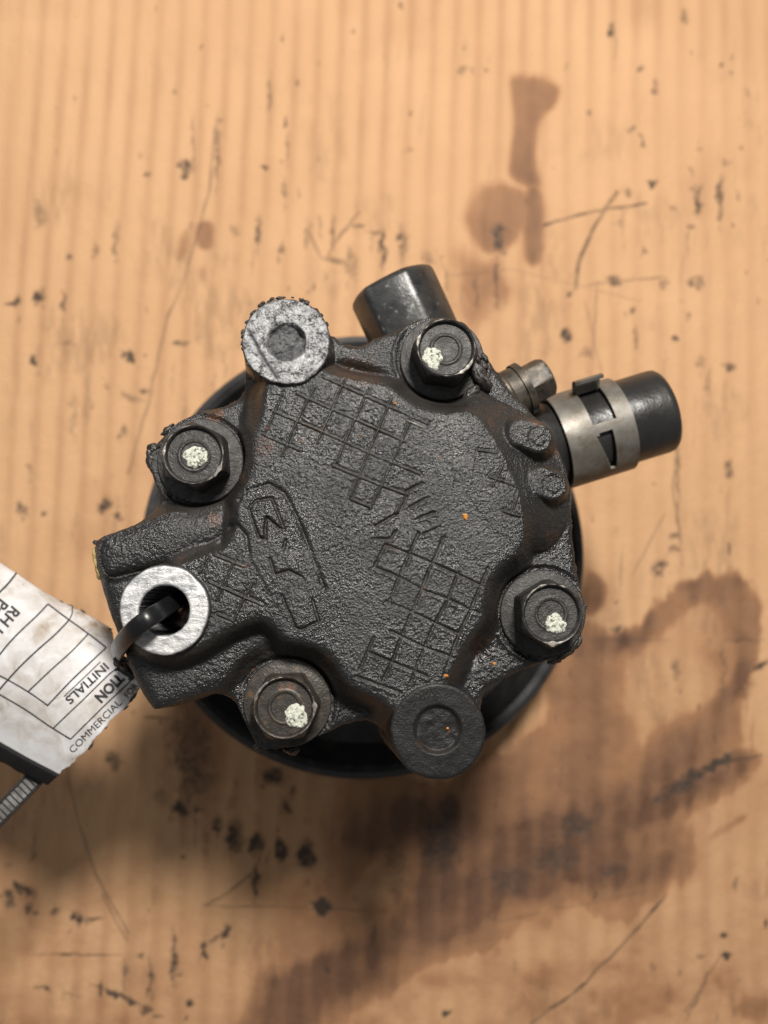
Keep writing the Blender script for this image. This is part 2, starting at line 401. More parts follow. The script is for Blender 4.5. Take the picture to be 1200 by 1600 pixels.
    S = [(290,262,9,13,.62),(303,220,3,45,.25),(340,235,4,55,.36),(345,190,5,8,.3),(228,271,6,5,.45),(416,262,6,6,.6),(440,254,5,5,.3),(422,150,3,40,.3),
         (450,230,3,25,.3),(446,300,6,20,.3),(60,330,10,20,.28),(60,465,7,14,.72),(28,468,8,8,.62),(98,475,5,20,.55),(108,537,14,6,.35),(200,556,9,13,.8),
         (55,565,6,12,.66),(108,402,5,6,.6),(182,375,5,28,.38),(148,390,5,14,.28),(365,365,6,12,.36),(405,365,5,30,.45),(440,385,6,8,.38),(480,370,5,28,.25),
         (500,350,3,15,.4),(520,362,4,25,.35),(560,354,10,4,.5),(598,385,5,30,.62),(580,362,14,3,.45),(545,410,10,28,.3),(630,380,8,30,.36),(630,370,7,9,.5),
         (665,400,9,10,.3),(780,370,11,22,.62),(781,360,16,6,.5),(700,435,4,12,.3),(640,235,7,7,.28),(725,107,6,7,.4),(761,108,4,4,.3),(885,100,4,5,.2),
         (958,47,5,11,.5),(962,75,2,30,.22),(1068,26,5,10,.4),(1004,106,5,5,.4),(1144,90,4,7,.3),(1143,115,5,7,.4),(1026,135,4,14,.35),(1170,150,4,12,.25),
         (985,200,8,5,.4),(1002,217,4,9,.5,-.6),(1096,233,4,4,.3),(1130,255,6,9,.35),(1022,287,11,8,.62),(1090,310,7,22,.55),(1127,310,6,38,.48),(1054,325,5,6,.4),
         (978,302,6,9,.45),(970,345,6,7,.3),(1080,355,9,4,.4),(1008,393,5,12,.48),(960,437,14,6,.55),(1037,442,7,7,.4),(1090,438,10,10,.42),(890,462,9,9,.5),(886,523,9,13,.68),
         (993,530,3,22,.45),(1056,530,5,6,.72),(1140,572,9,5,.55),(918,550,10,10,.3),(1075,497,4,8,.5),(990,484,5,5,.5),(745,455,5,30,.3),(777,440,4,40,.4),(1095,567,7,14,.3),
         (190,812,8,4,.35),(161,788,8,13,.75,.4),(182,804,5,9,.7),(67,803,5,6,.5),(33,795,6,13,.45),(130,560,3,10,.1),(190,675,6,9,.42),(45,735,6,14,.3),(115,650,6,40,.2),
         (280,535,14,4,.45),(205,620,22,5,.36,.5),(228,612,8,7,.5),(310,530,5,14,.2),(240,800,10,20,.25),(390,480,4,30,.2),(170,605,5,9,.2),
         (178,1189,13,17,.5),(140,1060,6,8,.1),(300,1180,35,100,.42),(280,1265,16,17,.72),(310,1267,14,4,.55),(340,1290,7,18,.5),(250,1245,14,15,.25),(365,1305,14,25,.66),(402,1318,10,18,.72),  # the tall wide spot paints in the left block's cast shadow
         (438,1328,10,18,.74),(478,1335,13,22,.8),(425,1213,19,14,.62),(446,1263,8,9,.6),(458,1235,6,9,.5),(400,1378,4,30,.6),(317,1485,7,13,.72),(352,1457,6,13,.72,.4),(335,1465,20,3,.4,-.7),
         (272,1500,4,50,.55),(234,1530,4,35,.5),(276,1525,12,3,.5),(195,1515,5,12,.4),(305,1270,3,60,.3),(35,1390,22,7,.8,.6),(12,1405,12,14,.6),(45,1422,7,9,.6),(85,1427,8,7,.6),(121,1432,10,9,.66),(143,1437,18,3,.5),
         (70,1548,12,5,.6,.4),(110,1555,14,3,.4,.3),(155,1545,4,12,.5),(190,1560,45,4,.72,.42),(228,1580,12,6,.6,.3),(245,1590,10,3,.5),(120,1493,70,2,.5,0),(25,1233,6,10,.25),(13,1352,5,5,.4),(55,1335,4,5,.4),
         (505,1417,17,11,.85,.4),(298,1566,5,5,.7),(220,1495,4,4,.5),(136,1290,4,8,.2),(510,1518,4,5,.6),
         (700,1585,10,5,.7,-.4),(1135,1495,8,6,.8,-.4),(1130,1461,6,4,.6),(1200,1445,6,6,.8),(1097,1495,5,4,.4),(1020,1515,5,12,.35),(1150,1380,5,14,.35),(1100,1540,3,60,.35,.5),
         (1140,860,4,12,.5),(1036,885,14,12,.62),(1055,860,8,8,.4),(1140,730,5,12,.5),(1108,1000,3,4,.2),(1190,1040,16,5,.6,-.5),(1060,740,3,60,.45),(1058,837,8,7,.45),
         (1120,1195,40,9,.82,-.45),(1080,1215,50,9,.62,-.5),(1050,1240,30,7,.5,-.5),(900,1290,34,22,.5),(690,1310,30,50,.55),(700,1280,22,30,.45),(965,985,12,9,.6),(1165,1000,40,3,.3),(985,1000,60,3,.25),
         (660,1180,4,80,.2),(1130,1050,5,60,.28),(870,1340,40,22,.4),(960,1360,22,10,.4),(800,1375,40,22,.35),(620,1355,18,60,.3),(1057,1050,6,24,.35)]
    for s in S: spot(*s[:5], (s[5] if len(s) > 5 else 0.0))
    rnd = random.Random(5)
    for _ in range(260):
        x = rnd.uniform(-100, 1300); y = rnd.uniform(-150, 1750); r = rnd.uniform(1.2, 3.4)
        spot(x, y, r, r*rnd.uniform(.8, 3.2), rnd.uniform(.12, .5), rnd.uniform(-.3, .3))
    for _ in range(70):
        x = rnd.uniform(-60, 1260); y = rnd.uniform(150, 1650)
        spot(x, y, rnd.uniform(2, 5), rnd.uniform(15, 45), rnd.uniform(.08, .24), .06)
    def line(pts, w, k):
        nonlocal soot_shade
        for i in range(len(pts)-1):
            dd = seg_dist(PX+3*n1, PY+3*n1, pts[i], pts[i+1])
            soot_shade = np.maximum(soot_shade, k*sstep(w, w*.2, dd)*(0.65+.6*np.clip(n2+.3, 0, 1)))
    line([(335,200),(328,300),(300,395),(262,500),(232,620),(200,740)], 4, .26)
    line([(850,352),(900,335),(1010,316)], 3, .5); line([(965,300),(930,350),(905,410),(900,450)], 5, .42)
    line([(1000,470),(800,420),(700,430),(680,390)], 2.5, .16); line([(920,445),(1040,430)], 2.5, .3)
    line([(100,1180),(120,1280),(150,1370),(200,1460)], 2.5, .38); line([(160,1400),(185,1450),(198,1470)], 2.5, .35)
    line([(320,1415),(360,1390),(395,1365)], 3, .4); line([(1040,1400),(1000,1450),(960,1490),(900,1550),(830,1600)], 3.4, .45)
    line([(1105,1535),(1070,1580)], 3, .35); line([(915,470),(930,540),(940,580)], 2.4, .22); line([(1060,700),(1052,760),(1065,850)], 3, .35)
    line([(1040,800),(990,900)], 2.5, .22); line([(560,330),(510,400),(540,412)], 4, .3); line([(480,355),(500,400),(530,412)], 4, .28)
    line([(320,1415),(420,1418),(600,1425)], 2, .3); line([(780,1440),(1010,1395)], 2.4, .2); line([(225,1120),(265,1122)], 3, .4)
    line([(935,440),(930,500),(925,560)], 2.2, .3); line([(1190,1180),(1130,1190)], 4, .35)
    soot_shade = np.clip(soot_shade*1.75, 0, .95)
    grime = sstep(.15, .55, fbm(PX, PY*.8, 85, 401, 4))*np.clip(.5+1.4*fbm(PX*1.6, PY*.5, 12, 411, 3), 0, 1)*sstep(-100, 500, PY); soot_shade = np.maximum(soot_shade, .22*grime)
    vs = sstep(.25, .55, fbm(cross, PY*.12, 9, 421, 3))*sstep(.0, .4, fbm(PX, PY, 130, 431, 3)); soot_shade = np.maximum(soot_shade, .13*vs)
    stain_shade = np.clip(stain_shade*(1.08+.75*fbm(PX, PY, 120, 301, 4)), 0, 1)
    fl = 0.5+0.5*np.cos(ph+.9); stain_shade = stain_shade + (1-stain_shade)*.17*fl**2*(.5+.7*np.clip(fbm(PX, PY, 200, 311, 3)+.4, 0, 1))  # flute bands: glue-line tone plus ripple shading painted into the colour
    stain_shade = np.where(stain_shade > .3, stain_shade*(1-.10*np.cos(ph+.9)), stain_shade)
    Z -= 0.08*sstep(.3, .7, soot_shade)
    ny, nx = X.shape
    idx = np.arange(ny*nx).reshape(ny, nx)
    F = np.stack([idx[:-1, :-1], idx[:-1, 1:], idx[1:, 1:], idx[1:, :-1]], -1).reshape(-1, 4)
    V = np.stack([X, Y, Z-0.45], -1).reshape(-1, 3)
    o = grid_mesh('cardboard_sheet', V, F, M_CARD, None, {'stain_shade': np.clip(stain_shade, 0, 1), 'soot_shade': soot_shade})
    tag(o, 'tan corrugated cardboard sheet with dark oil stains lying under the pump', None, None, 'structure')
build_cardboard()

# ------------------------------------------------------------------ the pump
ZF = 112.0      # raised face of the rear cover
ZP = 103.0      # bolt pads / flange
ZB = 86.0       # underside of the cover
pump = bpy.data.objects.new('power_steering_pump', None); COL.objects.link(pump); pump.empty_display_size = .02
tag(pump, 'black cast power steering pump standing pulley down on stained cardboard', 'car pump')

FLANGE = [(519,520),(535,535),(556,542),(580,531),(605,521),(647,501),(675,495),(703,499),(731,514),(748,538),(760,556),(777,578),(805,616),(836,648),(854,672),(880,712),(891,752),(893,790),(898,850),(905,913),(914,946),(915,980),(897,1012),(875,1028),(840,1039),(805,1053),(772,1069),(754,1086),(751,1110),(752,1140),
          (690,1190),(625,1185),(607,1148),(589,1130),(568,1125),(545,1129),(510,1146),(475,1160),(440,1171),(405,1172),(391,1149),(378,1118),(366,1095),(345,1082),(325,1080),(248,1107),(238,1101),(222,1075),(203,1028),(184,975),(168,938),(158,902),(152,848),(182,837),(224,821),(246,800),(248,770),(236,739),(229,708),(248,696),(262,672),(282,657),(315,641),(350,634),(380,617),(385,585),(385,545),(447,520)]
FACE = [(410,612),(402,645),(393,685),(393,728),(382,758),(364,785),(360,812),(358,845),(330,860),(295,870),(262,885),(200,950),(215,1015),(262,1030),(300,1020),(333,1000),(357,984),(390,970),(412,968),(430,980),(447,1003),(478,1006),(503,1015),(524,1037),(540,1066),(562,1082),(590,1090),(612,1108),(640,1130),(690,1090),(700,1062),(712,1036),(728,1011),(750,988),(758,955),(760,928),(768,905),(788,880),(818,862),(818,795),(803,750),(780,697),(742,642),(710,646),(675,642),(650,634),(628,618),(606,600),(570,594),(540,588),(517,583),(470,560),(430,580)]
BULGE = [(735,600),(787,630),(833,652),(868,692),(889,745),(893,775),(886,820),(866,852),(840,864),(812,868),(770,850),(700,760),(680,650)]
BARU = [(150,843),(182,834),(224,818),(262,800),(300,806),(330,795),(350,790),(362,806),(362,828),(345,846),(300,866),(250,884),(205,896),(160,908)]
BLOCK = [(160,905),(200,890),(300,870),(360,860),(420,960),(440,985),(410,1015),(384,1040),(345,1074),(318,1082),(248,1107),(236,1100),(203,1028),(172,945)]

def build_cover():
    step = 0.165
    xa, yb, _ = P(140, 1235, ZF-20); xb, ya, _ = P(925, 440, ZF-14)
    xs = np.arange(xa, xb, step); ys = np.arange(yb, ya, step)
    X, Y = np.meshgrid(xs, ys)
    n_lo = fbm(X, Y, 5, 101, 3); n_hi = fbm(X, Y, 1.0, 111, 3); n_mid = fbm(X, Y, 2.2, 131, 3)
    WX = X + .22*fbm(X, Y, 3, 121, 3); WY = Y + .22*fbm(X, Y, 3, 125, 3)
    smax = lambda a, b, s: s*np.logaddexp(a/s, b/s)
    def layer(poly, zt, k, r=0.8, sm=2):
        d = poly_sdf(WX, WY, pix_poly(poly, zt, sm))
        return zt - k*r*np.logaddexp(0, (d-r*.4)/r), d
    # crusty edge on the flange outline
    d = poly_sdf(WX, WY, pix_poly(FLANGE, ZP, 1)); d_fl = d
    crust = .35*np.clip(fbm(X, Y, 1.2, 151, 3), -.2, 1)
    H = ZP - .55*np.log1p(np.exp(np.clip((d+.5)/.35, -30, 30)))*1.0
    H = np.where(d+crust*-1 > 0.0, np.minimum(H, ZP-.6-(d-crust)*12), H)
    h, d_face = layer(FACE, ZF, 2.3, .45); h = np.where(d_fl > .4, -1e3, h)
    H = smax(H, h, .55)
    # sloping shoulder on the right
    dbl = poly_sdf(WX, WY, pix_poly(BULGE, 104, 2))
    hb = np.where(dbl < 0, 103.4+8.4*(-dbl)/(np.maximum(d_face, 0)-dbl+.05)*sstep(14, 9, np.maximum(d_face, 0)), 103.4-dbl*5.0)
    H = smax(H, hb, .45)
    hu, dbar = layer(BARU, 108.6, 2.4, .6)
    hu = np.where(dbar < 0, 108.6-1.2*np.exp(-((-dbar)/1.3)), hu); hu = np.where(d_fl > .1, np.minimum(hu, 107-d_fl*12), hu)
    H = smax(H, hu, .4)
    hl, dblk = layer(BLOCK, 106.5, 2.0, .9); hl = np.where(d_fl > .1, np.minimum(hl, 106-d_fl*12), hl)
    H = smax(H, hl, .4)
    # groove between the upper bar and the patch by the ring
    for a, b in (((170,905),(262,884)), ((262,884),(345,850)), ((345,850),(362,825)), ((362,825),(360,795))):
        dd = seg_dist(WX, WY, P(*a, 109)[:2], P(*b, 109)[:2]); H -= 1.0*np.exp(-(dd/.9)**2)*(d_fl < 0)
    # hollow below the two upper pads, and beside the lower lug
    def dent(px, py, rx, ry, dep, ang=0):
        nonlocal H
        cx, cy, _ = P(px, py, 107); ca, sa = math.cos(ang), math.sin(ang)
        u = ((X-cx)*ca+(Y-cy)*sa)/(rx*MMPX(107)); v = (-(X-cx)*sa+(Y-cy)*ca)/(ry*MMPX(107))
        H = H - dep*np.exp(-(u*u+v*v)**1.5)*(d_fl < 0)
    dent(565, 575, 45, 13, 2.2, -.25); dent(400, 640, 12, 30, 1.5); dent(745, 1010, 16, 30, 2.2, -.5); dent(565, 1100, 28, 14, 1.6, -.4); dent(385, 1050, 30, 16, 2.0, .9)
    # raised pegs on the shoulder
    for a, b, r, zt in (((816,676),(842,684),23,110.6), ((846,752),(864,758),23,109.6)):
        dd = seg_dist(WX, WY, P(*a, zt)[:2], P(*b, zt)[:2])-r*MMPX(zt)
        cc = np.hypot(WX-P(*b, zt)[0], WY-P(*b, zt)[1])/(r*MMPX(zt))
        hp = zt-.22*np.exp(-((cc-.62)/.16)**2)+.25*n_mid - .9*np.logaddexp(0, (dd-.1)/.25)
        H = smax(H, hp, .3)
    # round pad steps for the bolt flanges
    BC = [(313,720),(691,560),(848,958),(449,1099)]
    for (px, py) in BC:
        cx, cy, _ = P(px, py, ZP); r = np.hypot(X-cx, Y-cy)
        t = sstep(9.7, 8.9, r+.12*n_lo)
        H = np.where(d_fl < .0, H*(1-t)+(ZP-.2)*t, H)
        H = H + np.where(d_fl < 0, .35*np.exp(-((r-9.9)/.5)**2), 0)
    # raised and sunk lines of the casting grid
    RL = [[(505,589),(610,636),(668,662)],[(463,615),(554,655),(633,690)],[(428,643),(500,673),(577,708),(657,741)],[(409,678),(468,704)],[(520,728),(595,758),(635,773)],[(548,780),(578,792)],
          [(442,615),(416,673)],[(491,606),(465,655),(449,694),(440,713)],[(538,594),(521,634),(503,673),(496,692)],[(577,606),(554,657),(538,692),(526,722)],[(612,622),(591,671),(575,708),(561,743),(547,777)],
          [(645,645),(629,687),(612,722),(598,755),(578,795)],[(633,775),(620,803)],
          [(328,863),(312,895)],[(333,866),(382,886)],[(374,863),(360,890),(338,938)],[(326,909),(411,946)],[(396,909),(382,934),(365,970)],[(340,960),(365,970)],
          [(786,725),(770,760)],[(764,745),(807,760)],[(810,767),(800,805)],[(786,799),(812,807)],[(747,704),(776,707)]]
    SL = [[(660,755),(635,768)],[(670,777),(640,792)],[(678,800),(650,812)],[(688,823),(662,835)],[(695,840),(680,875)],[(620,803),(587,822)],[(618,830),(610,842),(582,842)],
          [(602,851),(676,880),(716,898),(754,916)],[(585,886),(624,902),(660,922),(700,936),(736,954),(750,958)],[(604,940),(644,956),(680,974),(716,990)],[(610,986),(664,1012),(710,1029)],[(574,1018),(612,1034),(668,1057)],[(556,1057),(626,1082)],
          [(602,851),(586,884)],[(654,832),(640,864),(624,900),(609,938)],[(694,838),(674,882),(658,922),(644,956),(628,992),(615,1028),(598,1064)],[(716,896),(700,936),(680,974),(664,1010),(650,1044),(642,1066)],
          [(762,888),(736,952),(718,990),(704,1026),(694,1054)],[(584,996),(562,1046)]]
    LET = [[(389,794),(401,782),(425,779),(435,805),(444,828),(435,824),(417,808),(414,824),(415,842),(405,839),(397,818),(389,794)],
           [(422,873),(430,898),(451,891),(472,902)],[(441,932),(461,980),(470,984),(498,971),(488,938)],[(446,845),(443,860)]]
    PAN = [[(376,771),(420,757),(444,771),(461,802),(474,834),(506,919)],[(374,781),(365,795),(368,818),(384,837),(388,862)]]
    on = (d_face < 1.5)
    rel = np.zeros_like(H)
    def dl(L):
        dd = np.full(X.shape, 1e3)
        for pl in L:
            for i in range(len(pl)-1):
                dd = np.minimum(dd, seg_dist(X+.07*n_mid, Y+.07*n_lo, P(*pl[i], ZF)[:2], P(*pl[i+1], ZF)[:2]))
        return dd
    vary = .5+.7*np.clip(fbm(X, Y, 4, 171, 3)*1.6+.3, 0, 1)
    d1 = dl(RL); rel += (.36*np.exp(-(d1/.15)**2) - .22*np.exp(-((d1-.37)/.16)**2))*vary
    d2 = dl(SL); rel += (-.46*np.exp(-(d2/.175)**2) + .10*np.exp(-((d2-.6)/.25)**2))*vary
    d3 = dl(LET); rel += -.48*np.exp(-(d3/.25)**2)*(.6+.5*vary)
    d4 = dl(PAN); rel += -.52*np.exp(-(d4/.45)**2)*vary
    kin = poly_sdf(X, Y, [P(*p, ZF)[:2] for p in LET[0][:-1]]); rel += .42*sstep(.05, -.25, kin)
    yin = poly_sdf(X, Y, [P(*p, ZF)[:2] for p in [(422,873),(430,898),(451,891),(472,902),(462,870),(445,855)]]); rel += .30*sstep(.1, -.3, yin)
    uin = poly_sdf(X, Y, [P(*p, ZF)[:2] for p in [(441,932),(461,980),(470,984),(498,971),(488,938),(470,925)]]); rel += .22*sstep(.1, -.3, uin)
    pin = poly_sdf(X, Y, [P(*p, ZF)[:2] for p in chaikin([(376,771),(420,757),(446,773),(474,834),(512,930),(505,985),(468,996),(440,960),(386,862),(366,800)], 2)]); rel += .12*sstep(.3, -.5, pin)
    H = H + np.where(on, rel, 0)
    # nubby cast skin
    rough = .08+.08*sstep(-.3, .4, fbm(X, Y, 12, 181, 2))
    calm = 1-.85*np.exp(-(np.minimum(np.minimum(d1, d2), d3)/.35)**2)*(d_face < 1.5)
    H = H + rough*calm*fbm(X, Y, .50, 191, 2) + .05*n_lo
    # pits and crumbs
    # lugs ---------------------------------------------------------------
    zone = np.zeros(H.shape, int)
    bare = np.zeros_like(H)
    def lug(px, py, rpx, zt, zid, irpx, idx_, idy_, dep, through=False, lump=.2):
        nonlocal H
        cx, cy, _ = P(px, py, zt); r = np.hypot(WX-cx, WY-cy); Rr = rpx*MMPX(zt)
        rr = r + .12*np.clip(n_mid, -.3, 1)
        hl = zt + lump*n_mid*.6 + lump*.4*n_hi - .6*np.logaddexp(0, (rr-Rr+.15)/.13)*.22*12/8
        hl = np.where(rr > Rr+.1, zt-.9-(rr-Rr)*13, hl)
        ix, iy, _ = P(idx_, idy_, zt); ri = np.hypot(X-ix+.1*n_mid, Y-iy+.1*n_lo); Ri = irpx*MMPX(zt)
        if through: hl = np.where(ri < Ri, ZB-3, hl - .4*np.exp(-((ri-Ri)/.25)**2))
        else: hl = hl - dep*sstep(Ri+.35, Ri-.55, ri) + np.where(ri < Ri, lump*1.8*n_mid+lump*n_lo, 0)
        t = rr < Rr+.55
        newH = np.where(t, np.where(rr < Rr, hl, np.maximum(H, hl)), np.maximum(H, np.where(rr < Rr+3, hl, -1e3)))
        H = newH
        zone[(rr < Rr+.02) ] = zid
        bb = sstep(Rr-.05, Rr-.45, rr)*((1-.8*sstep(Ri+.3, Ri-.3, ri)) if not through else (ri > Ri+.12))
        np.maximum(bare, bb, out=bare)
    lug(447, 533, 70, 113.0, 1, 31, 447, 534, 1.5, lump=.62)
    lug(685, 1143, 73, 112.4, 2, 36, 684, 1140, .9, lump=.10)
    lug(256, 953, 69.5, 113.2, 3, 37.5, 257, 954, 9, through=True, lump=.10)
    # crack / scar across the upper lug
    dd = np.minimum(seg_dist(X, Y, P(388,515,113)[:2], P(412,560,113)[:2]), seg_dist(X, Y, P(412,560,113)[:2], P(432,590,113)[:2]))
    H -= np.where(zone == 1, .5*np.exp(-(dd/.22)**2), 0); bare = np.where(zone == 1, bare*(1-.9*np.exp(-(dd/.35)**2)), bare)
    for (bx, by, br) in ((447,513,9),(405,533,9),(482,557,5)):
        r = np.hypot(X-P(bx,by,112)[0], Y-P(bx,by,112)[1])/(br*MMPX(112)); H += np.where(zone == 1, .5*np.sqrt(np.clip(1-r*r, 0, 1)), 0)
    # slope gives where dust settles (a deposit, with its own patchy outline)
    gy, gx = np.gradient(H, step); sl = np.hypot(gx, gy)
    dust = sstep(.45, 1.2, sl)*sstep(6, 3, sl)*(.55+.6*np.clip(fbm(X, Y, 7, 201, 3)+.3, 0, 1))
    dust = np.maximum(dust, .5*sstep(.2, .6, fbm(X, Y, 9, 211, 4))*(H < ZF-1.5))
    rust = np.zeros_like(H)
    for (px, py, r, k) in ((615,629,4,.9),(472,690,7,.35),(415,700,16,.45),(697,1056,5,.8),(772,1040,5,.5),(700,1140,3,.9),(390,1050,4,.5),(565,685,4,.6),(333,812,13,.5),(330,640,16,.8),(560,575,40,.28),(745,1010,18,.5),(419,673,5,.7),(683,717,5,.5),(385,885,6,.6),(660,920,4,.6),(840,655,14,.5),(878,700,10,.4),(618,640,4,.5)):
        cx, cy, _ = P(px, py, 110); r_ = np.hypot(X-cx, Y-cy)/(r*MMPX(110)); rust = np.maximum(rust, k*sstep(1.2, .5, r_+.35*n_mid))
    rust = np.maximum(rust, .30*sstep(.35, .6, fbm(X, Y, 4, 221, 3))*sstep(.5, 1.0, sl)*sstep(8, 4, sl))
    keep = H > ZB
    Hc = np.maximum(H, ZB-.5)
    ny, nx = X.shape
    idx = np.arange(ny*nx).reshape(ny, nx)
    F = np.stack([idx[:-1, :-1], idx[:-1, 1:], idx[1:, 1:], idx[1:, :-1]], -1).reshape(-1, 4)
    fk = (keep[:-1, :-1] | keep[:-1, 1:] | keep[1:, 1:] | keep[1:, :-1]).ravel()
    fz = zone[:-1, :-1].ravel()
    V = np.stack([X, Y, Hc], -1).reshape(-1, 3)
    names = {0: ('rear_cover', M_CAST), 1: ('mounting_lug', M_LUG), 2: ('mounting_lug', M_CAST_BLACK), 3: ('mounting_boss', M_RING)}
    labs = {1: 'upper lug with rough worn silvery face', 2: 'lower lug with dark flat face', 3: 'bright machined boss with through hole'}
    at = {'dust': dust.ravel(), 'rust': rust.ravel(), 'bare': bare.ravel()}
    for z in (0, 1, 2, 3):
        f = F[fk & (fz == z)]
        u, inv = np.unique(f.ravel(), return_inverse=True)
        o = grid_mesh(names[z][0], V[u], inv.reshape(-1, 4), names[z][1], pump, {k: a[u] for k, a in at.items()})
        if z in labs: o['label'] = labs[z]
build_cover()

# ---- housing under the cover
cc = P(574, 838, ZP)
def TM(x, y, z=0): return Matrix.Translation((x, y, z))
def inset_outline(poly, z, s):
    pts = [P(a, b, ZP)[:2] for a, b in poly]; cx = sum(p[0] for p in pts)/len(pts); cy = sum(p[1] for p in pts)/len(pts)
    return [(cx+(x-cx)*s, cy+(y-cy)*s) for x, y in pts]
def build_housing():
    pv = [P(574+math.cos(t)*(226+14*math.cos(4*t+.3))*1.0, 838+math.sin(t)*(226+14*math.cos(4*t+.3)), ZP)[:2] for t in np.linspace(0, 2*math.pi, 72, endpoint=False)]
    cx, cy = cc[:2]
    V = []; F = []
    levels = [(92.5, .97), (86, .98), (84, .94), (60, .92), (52, .86), (38, .78), (34, .60), (28, .42), (10, .38)]
    for z, s in levels:
        for x, y in pv: V.append((cx+(x-cx)*s, cy+(y-cy)*s, z))
    n = len(pv)
    for i in range(len(levels)-1):
        for k in range(n): F.append((i*n+k, (i+1)*n+k, (i+1)*n+(k+1) % n, i*n+(k+1) % n))
    F.append(tuple(range(n)))
    mesh_obj('front_housing', V, F, M_CAST_DARK, pump, True, 40)
build_housing()

bx_, by_, _ = P(257, 954, 100)
lathe('boss_sleeve', [(4.75, 94), (4.75, 60), (5.4, 59.5), (7.6, 59.5), (7.8, 61), (7.8, 87), (7.0, 90)], 48, M_CAST_DARK, pump, TM(bx_, by_), None, 40, closed=True)

# ---- pulley
pc = P(569, 863, 27)
PM = TM(pc[0], pc[1])
RO = 348*MMPX(27)
prof = [(10, 6), (10, 22), (14, 22), (16, 12), (30, 9), (46, 9), (RO-7.5, 10), (RO-5.6, 13), (RO-4.6, 24.5), (RO-3.6, 26.3), (RO-2.0, 27.0), (RO-.5, 26.6), (RO, 25.6), (RO, 24.6)]
zz = 24.0
for k in range(6):
    prof += [(RO-.6, zz), (RO-3.0, zz-1.5), (RO-.6, zz-3.0), (RO-.3, zz-3.3)]; zz -= 3.56
prof += [(RO, 2.2), (RO-.6, .6), (RO-6, .3), (RO-8, 5), (10, 5), (10, 6)]
lathe('pulley', prof, 160, M_PULLEY, pump, PM, None, 30, closed=True)

# ---- bolts
def build_bolt(px, py, rot, mat, dab, label):
    cx, cy, _ = P(px, py, 104)
    b = bpy.data.objects.new('cover_bolt', None)
    # the hex head is the bolt's own mesh
    seg = 72
    def hexr(th, r, z):
        # hex prism below, blending to the round chamfered rim at the top
        t = min(1, max(0, (z-.8)/7.2))
        a = ((th-rot+math.pi/6) % (math.pi/3))-math.pi/6
        hx = 5.8/math.cos(a)
        if r < 5.63: return r
        if r > 8: return r
        return min(hx, r)
    prof = [(7.0, .8), (7.0, 2.4), (6.8, 6.0), (6.65, 7.4), (6.3, 8.1), (5.9, 8.65), (5.62, 8.92), (5.35, 8.75), (5.2, 8.15), (5.0, 7.85), (3.6, 7.80), (3.25, 7.85), (3.0, 8.05), (2.7, 8.0), (2.45, 7.75), (1.2, 7.7), (0, 7.7)]
    h = lathe('cover_bolt', prof, seg, mat, pump, TM(cx, cy, 103), hexr, 32)
    if label: h['label'] = label
    wr = 67.5*MMPX(104)
    wp = [(5.0, -.1), (wr, -.1), (wr, .75), (wr-.2, .95), (wr-1.2, 1.02), (6.9, 1.2), (5.0, 1.25)]
    lathe('flange', wp, 64, mat, h, TM(cx, cy, 103-.1), None, 35)
    # worn bright rim
    rng = random.Random(int(px)); 
    ang0 = [rng.uniform(0, 6.28) for _ in range(3)]
    V = []; F = []; n = 90
    for k in range(n+1):
        th = k/n*2*math.pi
        w = .10+.09*math.sin(th*3+ang0[0])+.07*math.sin(th*7+ang0[1])
        w = w*max(0, math.sin(th*2+ang0[2])+.35+.4*math.sin(th*11+ang0[1])+.3*math.sin(th*23))*1.1+.004
        z = 8.99+.02
        for rr, dz in ((5.60-w, -.06), (5.60, .02), (5.60+w*1.2, -.05)):
            V.append((cx+rr*math.cos(th), cy+rr*math.sin(th), 103+z+dz))
    for k in range(n):
        for j in range(2): F.append((k*3+j, (k+1)*3+j, (k+1)*3+j+1, k*3+j+1))
    mesh_obj('rim', V, F, M_EDGE, h)
    # paint dab
    dx, dy, rr0, sd, zb, thk = dab
    zt = 103+zb
    qx, qy, _ = P(dx, dy, zt)
    V = [(qx, qy, zt+thk)]; n = 44; rnd = random.Random(sd); F = []
    amp = [rnd.uniform(.03, .11)/(1+.35*i) for i in range(9)]; pha = [rnd.uniform(0, 6.28) for _ in range(9)]
    for j, s in enumerate((.3, .6, .85, 1.0, 1.04)):
        for k in range(n):
            th = 2*math.pi*k/n; r = rr0*(1+sum(a*math.sin((i+2)*th+p) for i, (a, p) in enumerate(zip(amp, pha))))
            zz_ = thk*(1-.1*s)+rnd.uniform(-.04, .04) if s < .9 else (thk*.6 if s < 1.02 else -.1)
            V.append((qx+r*s*math.cos(th), qy+r*s*math.sin(th), zt+zz_))
    for k in range(n): F.append((0, 1+k, 1+(k+1) % n))
    for j in range(4):
        for k in range(n): F.append((1+j*n+k, 1+(j+1)*n+k, 1+(j+1)*n+(k+1) % n, 1+j*n+(k+1) % n))
    mesh_obj('paint_mark', V, F, M_PAINTDAB, h)
    return h
build_bolt(313, 720, .10, M_BOLT, (306, 714, 2.15, 3, 7.75, .38), 'left bolt with round pale paint dab at its centre')
build_bolt(691, 560, .40, M_BOLT, (676, 559, 2.0, 5, 7.82, .28), 'top bolt with pale dab at the left of its head')
build_bolt(849, 958, .02, M_BOLT, (868, 975, 1.9, 8, 7.82, .30), 'right bolt with ragged white dab low on its head')
build_bolt(449, 1098, .55, M_BOLT_BRONZE, (463, 1119, 2.15, 12, 7.82, .30), 'brownish bottom bolt with cracked pale dab')

